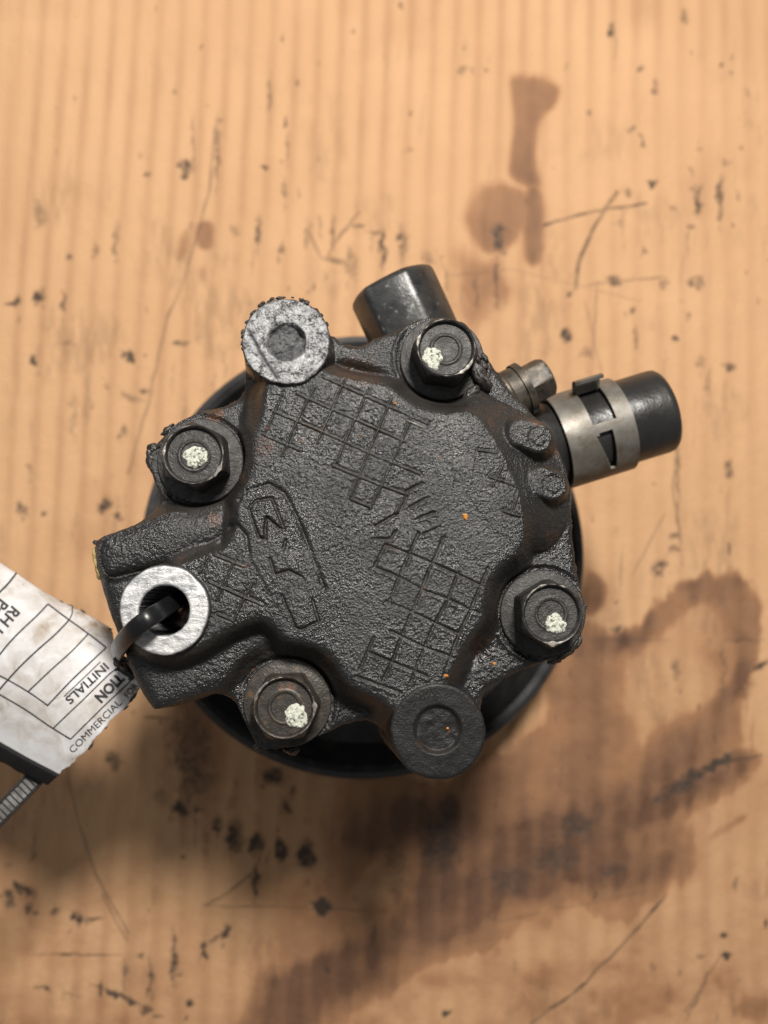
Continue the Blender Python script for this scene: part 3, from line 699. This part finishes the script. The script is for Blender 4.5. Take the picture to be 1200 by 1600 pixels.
# ---- grime clumps
def clump(cx, cy, cz, sx, sy, sz, seed, mat=None, name='grime_clump', parent=None, ang=0):
    bm = bmesh.new(); bmesh.ops.create_icosphere(bm, subdivisions=4, radius=1.0)
    rnd = random.Random(seed); ox, oy = rnd.uniform(0, 50), rnd.uniform(0, 50)
    co = np.array([v.co[:] for v in bm.verts])
    n = fbm(co[:, 0]*2+ox+co[:, 2], co[:, 1]*2+oy-co[:, 2]*1.3, 1.1, seed, 4)
    ca, sa = math.cos(ang), math.sin(ang)
    V = []
    for v, k in zip(co, n):
        s = 1+.55*k; x, y, z = v*s; x *= sx; y *= sy; z *= sz
        V.append((cx+x*ca-y*sa, cy+x*sa+y*ca, cz+z))
    F = [tuple(v.index for v in f.verts) for f in bm.faces]; bm.free()
    return mesh_obj(name, V, F, mat or M_GRIME, parent or pump)
def cl(px, py, z, a, b, c, seed, ang=0, **kw):
    x, y, _ = P(px, py, z); return clump(x, y, z, a, b, c, seed, ang=ang, **kw)
cl(750, 588, 104.2, 3.0, 1.5, 1.5, 1, -.9); cl(757, 560, 104, 1.0, .6, .7, 16, -.9); cl(737, 614, 104.2, 2.0, 1.1, 1.1, 2, .7); cl(755, 572, 103.6, 1.4, .8, .8, 3, 1.4)
cl(743, 560, 103.5, .9, 2.2, .9, 13, .3)
cl(257, 690, 102.5, 2.2, .8, .9, 4, .8); cl(240, 700, 101.5, 1.3, 1.0, .9, 5, .3); cl(236, 722, 102, 1.0, 2.4, 1.2, 6, .25); cl(262, 672, 101.5, 1.6, .7, .7, 7, .9)
cl(911, 949, 102.6, .9, .5, .5, 8, .3); cl(880, 1024, 101.6, 2.4, .7, .8, 9, .5); cl(900, 1005, 102, .8, 2.0, .8, 10, -.5); cl(868, 1031, 99.5, 1.6, .8, 1.0, 14, .3)
cl(405, 1168, 101.2, 1.2, .8, .8, 11); cl(456, 1172, 97, 1.6, 1.0, 1.6, 12)
cl(187, 1034, 101, 1.2, 1.0, 1.0, 15)
rc = random.Random(11)
for i in range(34):
    th = math.radians(rc.choice([rc.uniform(20, 175), rc.uniform(60, 130), rc.uniform(150, 215)])); rr = 68.3+rc.uniform(-1.5, 1.2); q = rc.uniform(.18, .5)
    cl(447+rr*math.cos(th), 533-rr*math.sin(th), 112.4+rc.uniform(-.5, .3), q*1.4, q*.8, q*.8, 130+i, th+math.pi/2)
cl(151, 872, 105, .8, 2.1, 1.0, 21, .15, mat=M_CRUST, name='yellow_crust'); cl(155, 896, 104.5, .6, 1.4, 1.0, 22, .2, mat=M_CRUST, name='yellow_crust')
cl(150, 848, 105.5, .5, .5, .6, 23)
cl(727, 807, 112.05, .52, .62, .30, 41, mat=M_RUSTBIT, name='rust_crumb'); cl(697, 1056, 112.0, .42, .30, .22, 42, mat=M_RUSTBIT, name='rust_crumb'); cl(772, 1037, 105.5, .35, .3, .22, 43, mat=M_RUSTBIT, name='rust_crumb'); cl(699, 1138, 111.9, .26, .22, .15, 44, mat=M_RUSTBIT, name='rust_crumb'); cl(618, 630, 112.0, .3, .2, .2, 45, mat=M_RUSTBIT, name='rust_crumb')
cl(671, 1198, 111.7, 1.1, .4, .4, 46, -1.0, mat=M_EDGE, name='bare_chip'); cl(712, 1200, 111.5, 1.4, .35, .4, 47, .4, mat=M_EDGE, name='bare_chip'); cl(648, 662, 112.1, 1.9, .16, .12, 48, -.42, mat=M_EDGE, name='bare_chip')

# ---- outlet port at the top
def build_port():
    a = P(678, 590, 76); b0 = P(609, 442, 78)
    a = Vector(a); b0 = Vector(b0); b0.z = 78
    dirv = (b0-a).normalized(); L = (b0-a).length
    M = axis_matrix(a, b0)
    def rad(th, r, z):
        # softly faceted barrel
        n = 6; a_ = ((th-1.30+math.pi/n) % (2*math.pi/n))-math.pi/n
        f = math.cos(math.pi/n)/math.cos(a_)
        return r*(f**.5)*1.03
    Rr = 10.3
    prof = [(Rr*.98, 0), (Rr, L-9), (Rr*1.0, L-1.6), (Rr*.97, L-.7), (Rr*.90, L-.1), (Rr*.84, L), (Rr*.62, L), (Rr*.60, L-.6), (Rr*.58, L-9), (0, L-9)]
    o = lathe('outlet_port', prof, 84, M_PORT, pump, M, rad, 50)
    # neck web into the body
    return o
build_port()

# ---- hose stub with clamp
def build_hose2():
    """hose and clamp; openings of the spring band are given by (angle, axial) ranges on a polar grid"""
    a = Vector(P(800, 714, 77)); b = Vector(P(1037, 641, 77)); L = (b-a).length
    M = axis_matrix(a, b); Rr = 9.9
    def wob(th, r, z): return r*(1+.010*math.sin(2*th+.6)*(z/L) + .005*math.sin(5*th))
    lathe('inlet_pipe', [(8.6, -6), (8.6, L*.36), (6, L*.36)], 64, M_BRONZE, pump, M)
    prof = [(Rr*.90, L*.13), (Rr*1.05, L*.135), (Rr*1.10, L*.16), (Rr*1.10, L*.21), (Rr*.99, L*.26), (Rr*.99, L*.6), (Rr*1.0, L*.7), (Rr*1.0, L-1.8), (Rr*.985, L-.8), (Rr*.93, L-.1), (Rr*.86, L), (Rr*.62, L), (Rr*.58, L-.6), (Rr*.56, L-12), (0, L-12)]
    hose = lathe('rubber_hose', prof, 96, M_RUBBER, pump, M, wob, 50)
    z0, z1 = L*.28, L*.70; nz = 90; nt = 360
    r0, r1 = Rr*1.05, Rr*1.05+.7
    def solid(th, s):           # th in degrees (90 = up toward the camera), s 0..1 along the axis
        # opening A: upper, large
        if 34 < th < 88 and .40 < s < .76: return False
        # opening B: tapered slot on the near side
        if 99 < th < 152:
            u = (th-99)/53
            if .40+.17*u+(.05 if u < .06 else 0) < s < .66: return False
        if 200 < th < 330 and .3 < s < .7: return False
        return True
    V = []; idx = {}; F = []
    def vid(i, j, lay):
        key = (i % nt, j, lay)
        if key not in idx:
            t = 2*math.pi*(i % nt)/nt; r = r1 if lay else r0; z = z0+(z1-z0)*j/nz
            idx[key] = len(V); V.append(tuple(M @ Vector((r*math.cos(t), r*math.sin(t), z))))
        return idx[key]
    S = [[solid((i+.5)*360/nt, (j+.5)/nz) for j in range(nz)] for i in range(nt)]
    for i in range(nt):
        for j in range(nz):
            if not S[i][j]: continue
            F.append((vid(i, j, 1), vid(i+1, j, 1), vid(i+1, j+1, 1), vid(i, j+1, 1)))
            if j == 0 or not S[i][j-1]: F.append((vid(i, j, 0), vid(i+1, j, 0), vid(i+1, j, 1), vid(i, j, 1)))
            if j == nz-1 or not S[i][j+1]: F.append((vid(i+1, j+1, 0), vid(i, j+1, 0), vid(i, j+1, 1), vid(i+1, j+1, 1)))
            if not S[(i-1) % nt][j]: F.append((vid(i, j+1, 0), vid(i, j, 0), vid(i, j, 1), vid(i, j+1, 1)))
            if not S[(i+1) % nt][j]: F.append((vid(i+1, j, 0), vid(i+1, j+1, 0), vid(i+1, j+1, 1), vid(i+1, j, 1)))
    band = mesh_obj('hose_clamp', V, F, M_CLAMP, pump, True, 40)
    # upturned ear of the clamp
    V = []; F = []
    t0 = math.radians(36)
    path = [(r1-.6, 0), (r1+1.0, .1), (r1+2.3, .5), (r1+3.0, 1.4), (r1+3.2, 2.8)]   # radial, tangential(towards the camera side)
    nn = 6
    for (r, tg) in path:
        for j in range(nn+1):
            z = z0+(z1-z0)*(.36+.42*j/nn)
            for off in (0, .8):
                t = t0
                x = r*math.cos(t)-tg*math.sin(t)+off*math.cos(t); y = r*math.sin(t)+tg*math.cos(t)+off*math.sin(t)
                V.append(tuple(M @ Vector((x, y, z))))
    W = (nn+1)*2
    for i in range(len(path)-1):
        for j in range(nn):
            for o in (0, 1):
                F.append((i*W+j*2+o, i*W+(j+1)*2+o, (i+1)*W+(j+1)*2+o, (i+1)*W+j*2+o))
        for j in (0, nn): F.append((i*W+j*2, (i+1)*W+j*2, (i+1)*W+j*2+1, i*W+j*2+1))
    for i in (0, len(path)-1):
        for j in range(nn): F.append((i*W+j*2, i*W+(j+1)*2, i*W+(j+1)*2+1, i*W+j*2+1))
    mesh_obj('clamp_ear', V, F, M_CLAMP, band, True, 40)
build_hose2()

# ---- plug beside the hose
def build_plug():
    a = Vector(P(770, 632, 90)); b = Vector(P(855, 587, 90)); L = (b-a).length
    M = axis_matrix(a, b)
    mm = MMPX(90)
    d = lathe('valve_plug', [(5.4, -3), (5.4, L*.10), (6.1, L*.12), (6.2, L*.26), (5.6, L*.30), (5.5, L*.48), (5.9, L*.49), (5.9, L*.60), (4.8, L*.62), (3, L*.62)], 60, M_BRONZE, pump, M)
    def hx(th, r, z):
        a_ = ((th-.35+math.pi/6) % (math.pi/3))-math.pi/6
        return min(4.1/math.cos(a_), r) if r > 3.3 else r
    lathe('plug_head', [(4.75, L*.60), (4.75, L*.92), (4.5, L*.97), (4.0, L*1.0), (3.2, L*1.0), (2.9, L*.985), (0, L*.985)], 60, M_BRONZE, d, M, hx, 30)
    return d
build_plug()

# ------------------------------------------------------------------ tag
S_ = (0.862, 0.507)                        # along the long edges (photo px)
T_ = (-0.683, 0.730)                       # along the text lines
Nrm = (-S_[1], S_[0])                      # across, from upper edge down
def tag_z(px, py):
    q = px*Nrm[0]+py*Nrm[1]                # upper edge ~ 757, lower white edge ~ 1000
    q0 = 757.0; t = (q-q0)/245.0
    s = px*S_[0]+py*S_[1]                  # right end ~ 650
    z = 84.0 - 5.5*(t-.45)**2*4 - 3.2*np.exp(-np.clip(t, -.2, 2)/.07) - (650-s)*.018
    return z
def TPt(px, py, lift=0.0):
    px = np.asarray(px, float); py = np.asarray(py, float)
    return Pn(px, py, tag_z(px, py)+lift)
def build_tag():
    up = [(-160,792),(0,879),(26,896),(70,926),(110,946),(150,968),(172,981),(176,990)]
    lo = [(-160,1076),(-60,1128),(0,1160),(40,1183),(92,1210)]
    rt = [(176,990),(177,1003),(172,1018),(180,1034),(206,1043),(216,1058),(222,1071),(210,1090),(187,1114),(172,1127),(156,1145),(148,1152),(140,1168),(127,1180),(92,1210)]
    def samp(pl, n):
        pl = np.array(pl, float); seg = np.r_[0, np.cumsum(np.hypot(*np.diff(pl, axis=0).T))]; s = np.linspace(0, seg[-1], n)
        return np.stack([np.interp(s, seg, pl[:, 0]), np.interp(s, seg, pl[:, 1])], -1)
    NA, NB = 200, 140
    U = samp(up, NA); Lw = samp(lo, NA); Rr = samp(rt, NB)
    rg = fbm(np.arange(NB)*1.0, np.zeros(NB), 5, 8, 3)*2.6; Rr = Rr+np.outer(rg*np.linspace(0, 1, NB)**.3, np.array(S_))
    Rr[0] = U[-1]; Rr[-1] = Lw[-1]
    lf = samp([up[0], lo[0]], NB)
    a = np.linspace(0, 1, NA)[None, :, None]; b = np.linspace(0, 1, NB)[:, None, None]
    C = (1-b)*U[None]+b*Lw[None] + (1-a)*lf[:, None]+a*Rr[:, None] - ((1-a)*(1-b)*U[0]+a*(1-b)*U[-1]+(1-a)*b*Lw[0]+a*b*Lw[-1])
    px, py = C[..., 0], C[..., 1]
    V = TPt(px, py)
    V[..., 2] += .12*fbm(px, py, 40, 5, 2)
    q = px*Nrm[0]+py*Nrm[1]-757
    # dirt: top curl, ragged end, smear in the middle cell
    def g(x, y, r1, r2, ang):
        ca, sa = math.cos(ang), math.sin(ang); dx = px-x; dy = py-y
        return np.exp(-((dx*ca+dy*sa)/r1)**2-((-dx*sa+dy*ca)/r2)**2)
    dirt = .62+.35*fbm(px, py, 40, 61, 3)
    dirt = np.maximum(dirt, 1.5*np.exp(-(q/18)**2)*sstep(10, 90, px))
    dirt = np.maximum(dirt, 1.15*g(66, 985, 42, 16, -.85)); dirt = np.maximum(dirt, .9*g(45, 1050, 45, 35, 0)); dirt = np.maximum(dirt, .9*g(150, 990, 35, 16, .5))
    dirt = np.maximum(dirt, 1.6*g(205, 1085, 26, 20, 0)); dirt = np.maximum(dirt, .95*g(5, 1100, 40, 30, 0)); dirt = np.maximum(dirt, .6*g(60, 925, 60, 12, .5))
    dirt = np.minimum(dirt, 1.4)*sstep(252, 200, q)
    grit = np.maximum(np.exp(-(q/14)**2)*sstep(30, 90, px), sstep(.96, 1.0, a[..., 0]+0*px)*.9)
    grit = np.maximum(grit, g(50, 915, 55, 9, .55)); grit = np.maximum(grit, g(32, 918, 7, 5, 0)*1.5)
    # double skin so that the tag has thickness
    F = []
    idx = np.arange(NA*NB).reshape(NB, NA)
    F = np.stack([idx[1:, :-1], idx[1:, 1:], idx[:-1, 1:], idx[:-1, :-1]], -1).reshape(-1, 4)
    Vb = V.copy(); Vb[..., 2] -= .35
    n0 = NA*NB
    Fb = F[:, ::-1]+n0
    ring = np.r_[idx[0, :], idx[1:, -1], idx[-1, -2::-1], idx[-2:0:-1, 0]]
    r2 = np.roll(ring, -1)
    Fs = np.stack([ring, r2, r2+n0, ring+n0], -1)
    o = grid_mesh('paper_tag', np.concatenate([V.reshape(-1, 3), Vb.reshape(-1, 3)]), np.concatenate([F, Fb, Fs]), M_TAG, None,
                  {'dirt': np.tile(dirt.ravel(), 2), 'grit': np.tile(np.clip(grit, 0, 1).ravel(), 2)})
    tag(o, 'grubby white printed tag with black ruled boxes tied to the pump', 'tag')
    # black strip along the lower edge
    n = 120; E = samp(lo, n); N = 8
    dn = np.array([(-18/1., 16/1.)])
    Vs = []
    for i in range(N+1):
        t = i/N
        e = E + np.array([-18*t, 17*t+12*t*np.linspace(1, 0, n).mean()*0])[None] + np.array([[0, 9*t*(1-k/(n-1))] for k in range(n)])
        z = tag_z(E[:, 0], E[:, 1]) + .25 - 2.6*t**1.6 - .5*(t == 0)
        jit = (t > .95)*fbm(np.arange(n)*1.0, np.zeros(n), 4, 3, 3)*1.0
        e = e+np.stack([-jit, jit], -1)
        Vs.append(Pn(e[:, 0], e[:, 1], z))
    Vs = np.array(Vs); Vb = Vs.copy(); Vb[..., 2] -= .8
    idx = np.arange(n*(N+1)).reshape(N+1, n)
    F = np.stack([idx[1:, :-1], idx[1:, 1:], idx[:-1, 1:], idx[:-1, :-1]], -1).reshape(-1, 4); n0 = n*(N+1)
    ring = np.r_[idx[0, :], idx[1:, -1], idx[-1, -2::-1], idx[-2:0:-1, 0]]; r2 = np.roll(ring, -1)
    grid_mesh('black_border', np.concatenate([Vs.reshape(-1, 3), Vb.reshape(-1, 3)]), np.concatenate([F, F[:, ::-1]+n0, np.stack([ring, r2, r2+n0, ring+n0], -1)]), M_TAGBLACK, o)
    # ragged fibres at the torn end
    for i, (x, y, s, an) in enumerate(((207,1091,1.3,.9),(197,1106,.8,.8),(166,1137,.5,.8),(142,1166,1.1,1.0),(172,983,.6,0),(130,955,.7,-.5),(112,946,.5,-.5),(96,940,.5,-.5))):
        v = TPt(x, y, .1); clump(v[0], v[1], v[2], s*.9, s*.25, s*.22, 60+i, M_GRIME, 'torn_fibre', o, an)
    # ruled lines ----------------------------------------------------------
    def rule(pts, w):
        w *= 1.18
        pts = samp(chaikin_open(pts, 3), max(8, int(sum(math.hypot(pts[i+1][0]-pts[i][0], pts[i+1][1]-pts[i][1]) for i in range(len(pts)-1))/4)))
        d = np.gradient(pts, axis=0); d /= np.linalg.norm(d, axis=1)[:, None]; nn = np.stack([-d[:, 1], d[:, 0]], -1)
        A = pts+nn*w/2; B = pts-nn*w/2
        base = .13
        V = np.concatenate([TPt(A[:, 0], A[:, 1], base), TPt(B[:, 0], B[:, 1], base)]); V[:, 2] += .12*fbm(np.r_[A[:, 0], B[:, 0]], np.r_[A[:, 1], B[:, 1]], 40, 5, 2)
        m = len(pts); F = [(k, k+1, m+k+1, m+k) for k in range(m-1)]
        return V, F
    def chaikin_open(p, n):
        p = [tuple(q) for q in p]
        if len(p) < 3: return p
        for _ in range(n):
            q = [p[0]]
            for i in range(len(p)-1):
                a_, b_ = p[i], p[i+1]; q += [(a_[0]*.75+b_[0]*.25, a_[1]*.75+b_[1]*.25), (a_[0]*.25+b_[0]*.75, a_[1]*.25+b_[1]*.75)]
            p = q+[p[-1]]
        return p
    Z = lambda L: [(u/5, 870+v/5) for u, v in L]
    K = lambda L: [(60+u*.15, 1030+v*.15) for u, v in L]
    rules = [(Z([(130,125),(70,205),(0,275),(-200,460)]), 2.4),
             (Z([(375,368),(540,492)]), 1.9), (Z([(540,492),(690,600),(830,708)]), 1.9),
             (Z([(565,385),(568,440),(540,492)]), 1.5),
             (Z([(375,368),(290,460),(180,560),(80,660),(0,760),(-200,1000)]), 1.9),
             (Z([(540,492),(440,600),(300,720),(150,860),(0,1030),(-120,1180)]), 2.0),
             (Z([(685,605),(560,740),(400,880),(220,1052)]), 1.7),
             (Z([(830,708),(700,830),(560,960),(370,1163)]), 1.8),
             (Z([(785,820),(500,1092)]), 1.2),
             (Z([(0,930),(60,960),(220,1052),(375,1163)]), 1.8), (Z([(-300,790),(-140,850),(0,930)]), 1.8),
             ([(-60,1056),(-30,1070),(0,1085),(40,1109),(60,1123),(82,1138),(110,1155)], 1.8),
             (K([(860,82),(790,110),(700,190),(500,390),(330,550),(150,722)]), 1.5),
             (K([(1010,170),(960,225),(860,320),(700,470),(335,832)]), 1.5)]
    Vt = []; Ft = []
    for pts, w in rules:
        V_, F_ = rule(pts, w); off = len(Vt); Vt += [tuple(v) for v in V_]; Ft += [tuple(i+off for i in f) for f in F_]
    mesh_obj('ruled_lines', Vt, Ft, M_INK, o)
    # lettering
    def text(s, origin, rd, size, sx=1.0, bold=0.0, name='lettering', arc=None):
        c = bpy.data.curves.new('t', 'FONT'); c.body = s; c.size = size; c.resolution_u = 4; c.offset = bold
        t = bpy.data.objects.new('t', c); COL.objects.link(t)
        dg = bpy.context.evaluated_depsgraph_get(); me = bpy.data.meshes.new_from_object(t.evaluated_get(dg))
        bpy.data.objects.remove(t)
        L = math.hypot(*rd); r = (rd[0]/L, rd[1]/L); upv = (r[1], -r[0])       # up is 90 deg anticlockwise of the reading direction on the picture
        co = np.array([v.co[:2] for v in me.vertices])
        bend = 0 if arc is None else arc*(co[:, 0]-co[:, 0].mean())**2
        ax = origin[0]+r[0]*co[:, 0]*sx+upv[0]*(co[:, 1]+bend); ay = origin[1]+r[1]*co[:, 0]*sx+upv[1]*(co[:, 1]+bend)
        V_ = TPt(ax, ay, .13); V_[:, 2] += .12*fbm(ax, ay, 40, 5, 2)
        for v, p in zip(me.vertices, V_): v.co = p*MM
        if (V_[:, 2].size): me.update()
        ob = link(name, me, M_INK, o)
        return ob
    text('INITIALS', (163.5, 1034), (-.735, .68), 18.5, 1.23, .35)
    text('TION', (184, 1051), (-.70, .71), 22, .98, .9)
    text('COMMERCIAL', (113.5, 1178), (.70, -.712), 15.5, 1.13, 0)
    text('FOR', (200, 1092), (.62, -.78), 14.5, .95, 0)
    text('RH L', (20, 945), (-.66, .75), 25, 1.0, .6)
    text('Pa', (1, 934), (-.62, .78), 25, 1.0, .6)
    return o
build_tag()

# ------------------------------------------------------------------ cable tie
def ribbon(name, pts, width, thick, mat, parent=None, wdir=None, closed=False, res=8, teeth=None):
    """pts: world mm; wdir: list of width directions; smooth Catmull-Rom"""
    P_ = [Vector(p) for p in pts]; W_ = [Vector(w).normalized() for w in wdir]; n = len(P_)
    out = []; 
    rng = range(n if closed else n-1)
    def cr(A, B, C, D, t): return .5*((2*B)+(-A+C)*t+(2*A-5*B+4*C-D)*t*t+(-A+3*B-3*C+D)*t**3)
    for i in rng:
        g = lambda k: (P_[k % n] if closed else P_[min(max(k, 0), n-1)])
        w = lambda k: (W_[k % n] if closed else W_[min(max(k, 0), n-1)])
        for k in range(res):
            t = k/res; out.append((cr(g(i-1), g(i), g(i+1), g(i+2), t), (w(i)*(1-t)+w(i+1)*t).normalized()))
    if not closed: out.append((P_[-1], W_[-1]))
    m = len(out); V = []; F = []
    prof = [(-.5, -.3), (-.42, -.5), (.42, -.5), (.5, -.3), (.5, .3), (.42, .5), (-.42, .5), (-.5, .3)]
    for i, (p, w) in enumerate(out):
        a = out[(i-1) % m][0] if (closed or i > 0) else p; b = out[(i+1) % m][0] if (closed or i < m-1) else p
        t = (b-a).normalized(); w = (w-t*w.dot(t)).normalized(); nn = t.cross(w)
        for (u, v) in prof: V.append(tuple(p+w*u*width+nn*v*thick))
    k = len(prof)
    for i in range(m if closed else m-1):
        j2 = (i+1) % m
        for j in range(k): F.append((i*k+j, i*k+(j+1) % k, j2*k+(j+1) % k, j2*k+j))
    if not closed: F.append(tuple(range(k))); F.append(tuple((m-1)*k+j for j in reversed(range(k))))
    bm_o = mesh_obj(name, V, F, mat, parent, True, 50)
    # consistent outward normals
    bm = bmesh.new(); bm.from_mesh(bm_o.data); bmesh.ops.recalc_face_normals(bm, faces=bm.faces); bm.to_mesh(bm_o.data); bm.free()
    return bm_o, out
loop = [(292,931,78),(287,932,96),(272,941,108),(254,952,114.5),(232,966,118),(210,983,117),(192,1003,111.5),(183,1019,104),(185,1031,95),(194,1038,83),(210,1030,62),(240,1000,53),(280,960,54)]
wv = [(P(240+20, 960+27, 110)[0]-P(240, 960, 110)[0]), (P(260, 987, 110)[1]-P(240, 960, 110)[1])]
Wd = Vector((wv[0], wv[1], 0)).normalized()
lw = [Wd.copy() for _ in loop]
lw[5] = Vector((Wd.x, Wd.y, .10)); lw[6] = Vector((Wd.x, Wd.y, .18)); lw[7] = Vector((Wd.x, Wd.y, .2))
tie, _ = ribbon('cable_tie', [P(*p) for p in loop], 3.3, 1.15, M_TIE, None, lw, True, 10)
tag(tie, 'black plastic cable tie looped through the bright bored boss', 'cable tie')
tailp = [(200,1045,84),(170,1080,80),(120,1140,75),(55,1215,73),(10,1262,73),(-60,1335,72)]
wt = Vector((.70, -.70, 0)); wt = Vector((P(71, 1231, 73)[0]-P(55, 1215, 73)[0], P(71, 1231, 73)[1]-P(55, 1215, 73)[1], 0)).normalized()
tail, outp = ribbon('tail', [P(*p) for p in tailp], 4.3, 1.0, M_TIE_TAIL, tie, [wt]*len(tailp), False, 10)
# teeth along the tail
def tie_teeth():
    a = Vector(P(100, 1165, 74)); b = Vector(P(-60, 1335, 72)); n = 46
    V = []; F = []; t = (b-a).normalized(); w = wt
    L = (b-a).length
    path = [Vector(P(*p)) for p in tailp]
    pts = [o[0] for o in outp]
    cum = [0]
    for i in range(1, len(pts)): cum.append(cum[-1]+(pts[i]-pts[i-1]).length)
    s = cum[-1]*.30
    while s < cum[-1]-1:
        i = max(k for k in range(len(cum)) if cum[k] <= s); i = min(i, len(pts)-2)
        f = (s-cum[i])/max(1e-6, cum[i+1]-cum[i]); p = pts[i].lerp(pts[i+1], f); t = (pts[i+1]-pts[i]).normalized(); nn = Vector((0, 0, 1))
        base = len(V)
        for (al, h) in ((-.45, .5), (.30, .86), (.48, .5)):
            for sd in (-1, 1): V.append(tuple(p+t*al+w*sd*1.45+nn*h))
        F += [(base, base+1, base+3, base+2), (base+2, base+3, base+5, base+4), (base, base+2, base+4), (base+1, base+5, base+3)]
        s += 1.25
    for sd in (-1, 1):   # side rails
        base = len(V)
        for k in range(len(pts)):
            for (u, h) in ((1.55, .45), (1.6, .95), (2.05, .9), (2.13, .4)): V.append(tuple(pts[k]+w*sd*u+Vector((0, 0, h))))
        for k in range(len(pts)-1):
            for j in range(3): F.append((base+k*4+j, base+(k+1)*4+j, base+(k+1)*4+j+1, base+k*4+j+1))
    mesh_obj('teeth', V, F, M_TIE_TAIL, tail, False)
tie_teeth()
# locking head tucked below the boss
hx_, hy_, _ = P(240, 1036, 78)
def head_box():
    bm = bmesh.new(); bmesh.ops.create_cube(bm, size=1)
    bmesh.ops.scale(bm, vec=(5.4, 5.0, 4.2), verts=bm.verts); bmesh.ops.bevel(bm, geom=bm.edges[:], offset=.7, segments=3, affect='EDGES')
    bmesh.ops.rotate(bm, matrix=Matrix.Rotation(math.radians(46), 3, 'Z'), verts=bm.verts)
    V = [(v.co.x+hx_, v.co.y+hy_, v.co.z+72.0) for v in bm.verts]; F = [tuple(v.index for v in f.verts) for f in bm.faces]; bm.free()
    mesh_obj('locking_head', V, F, M_TIE, tie, True, 40)
head_box()
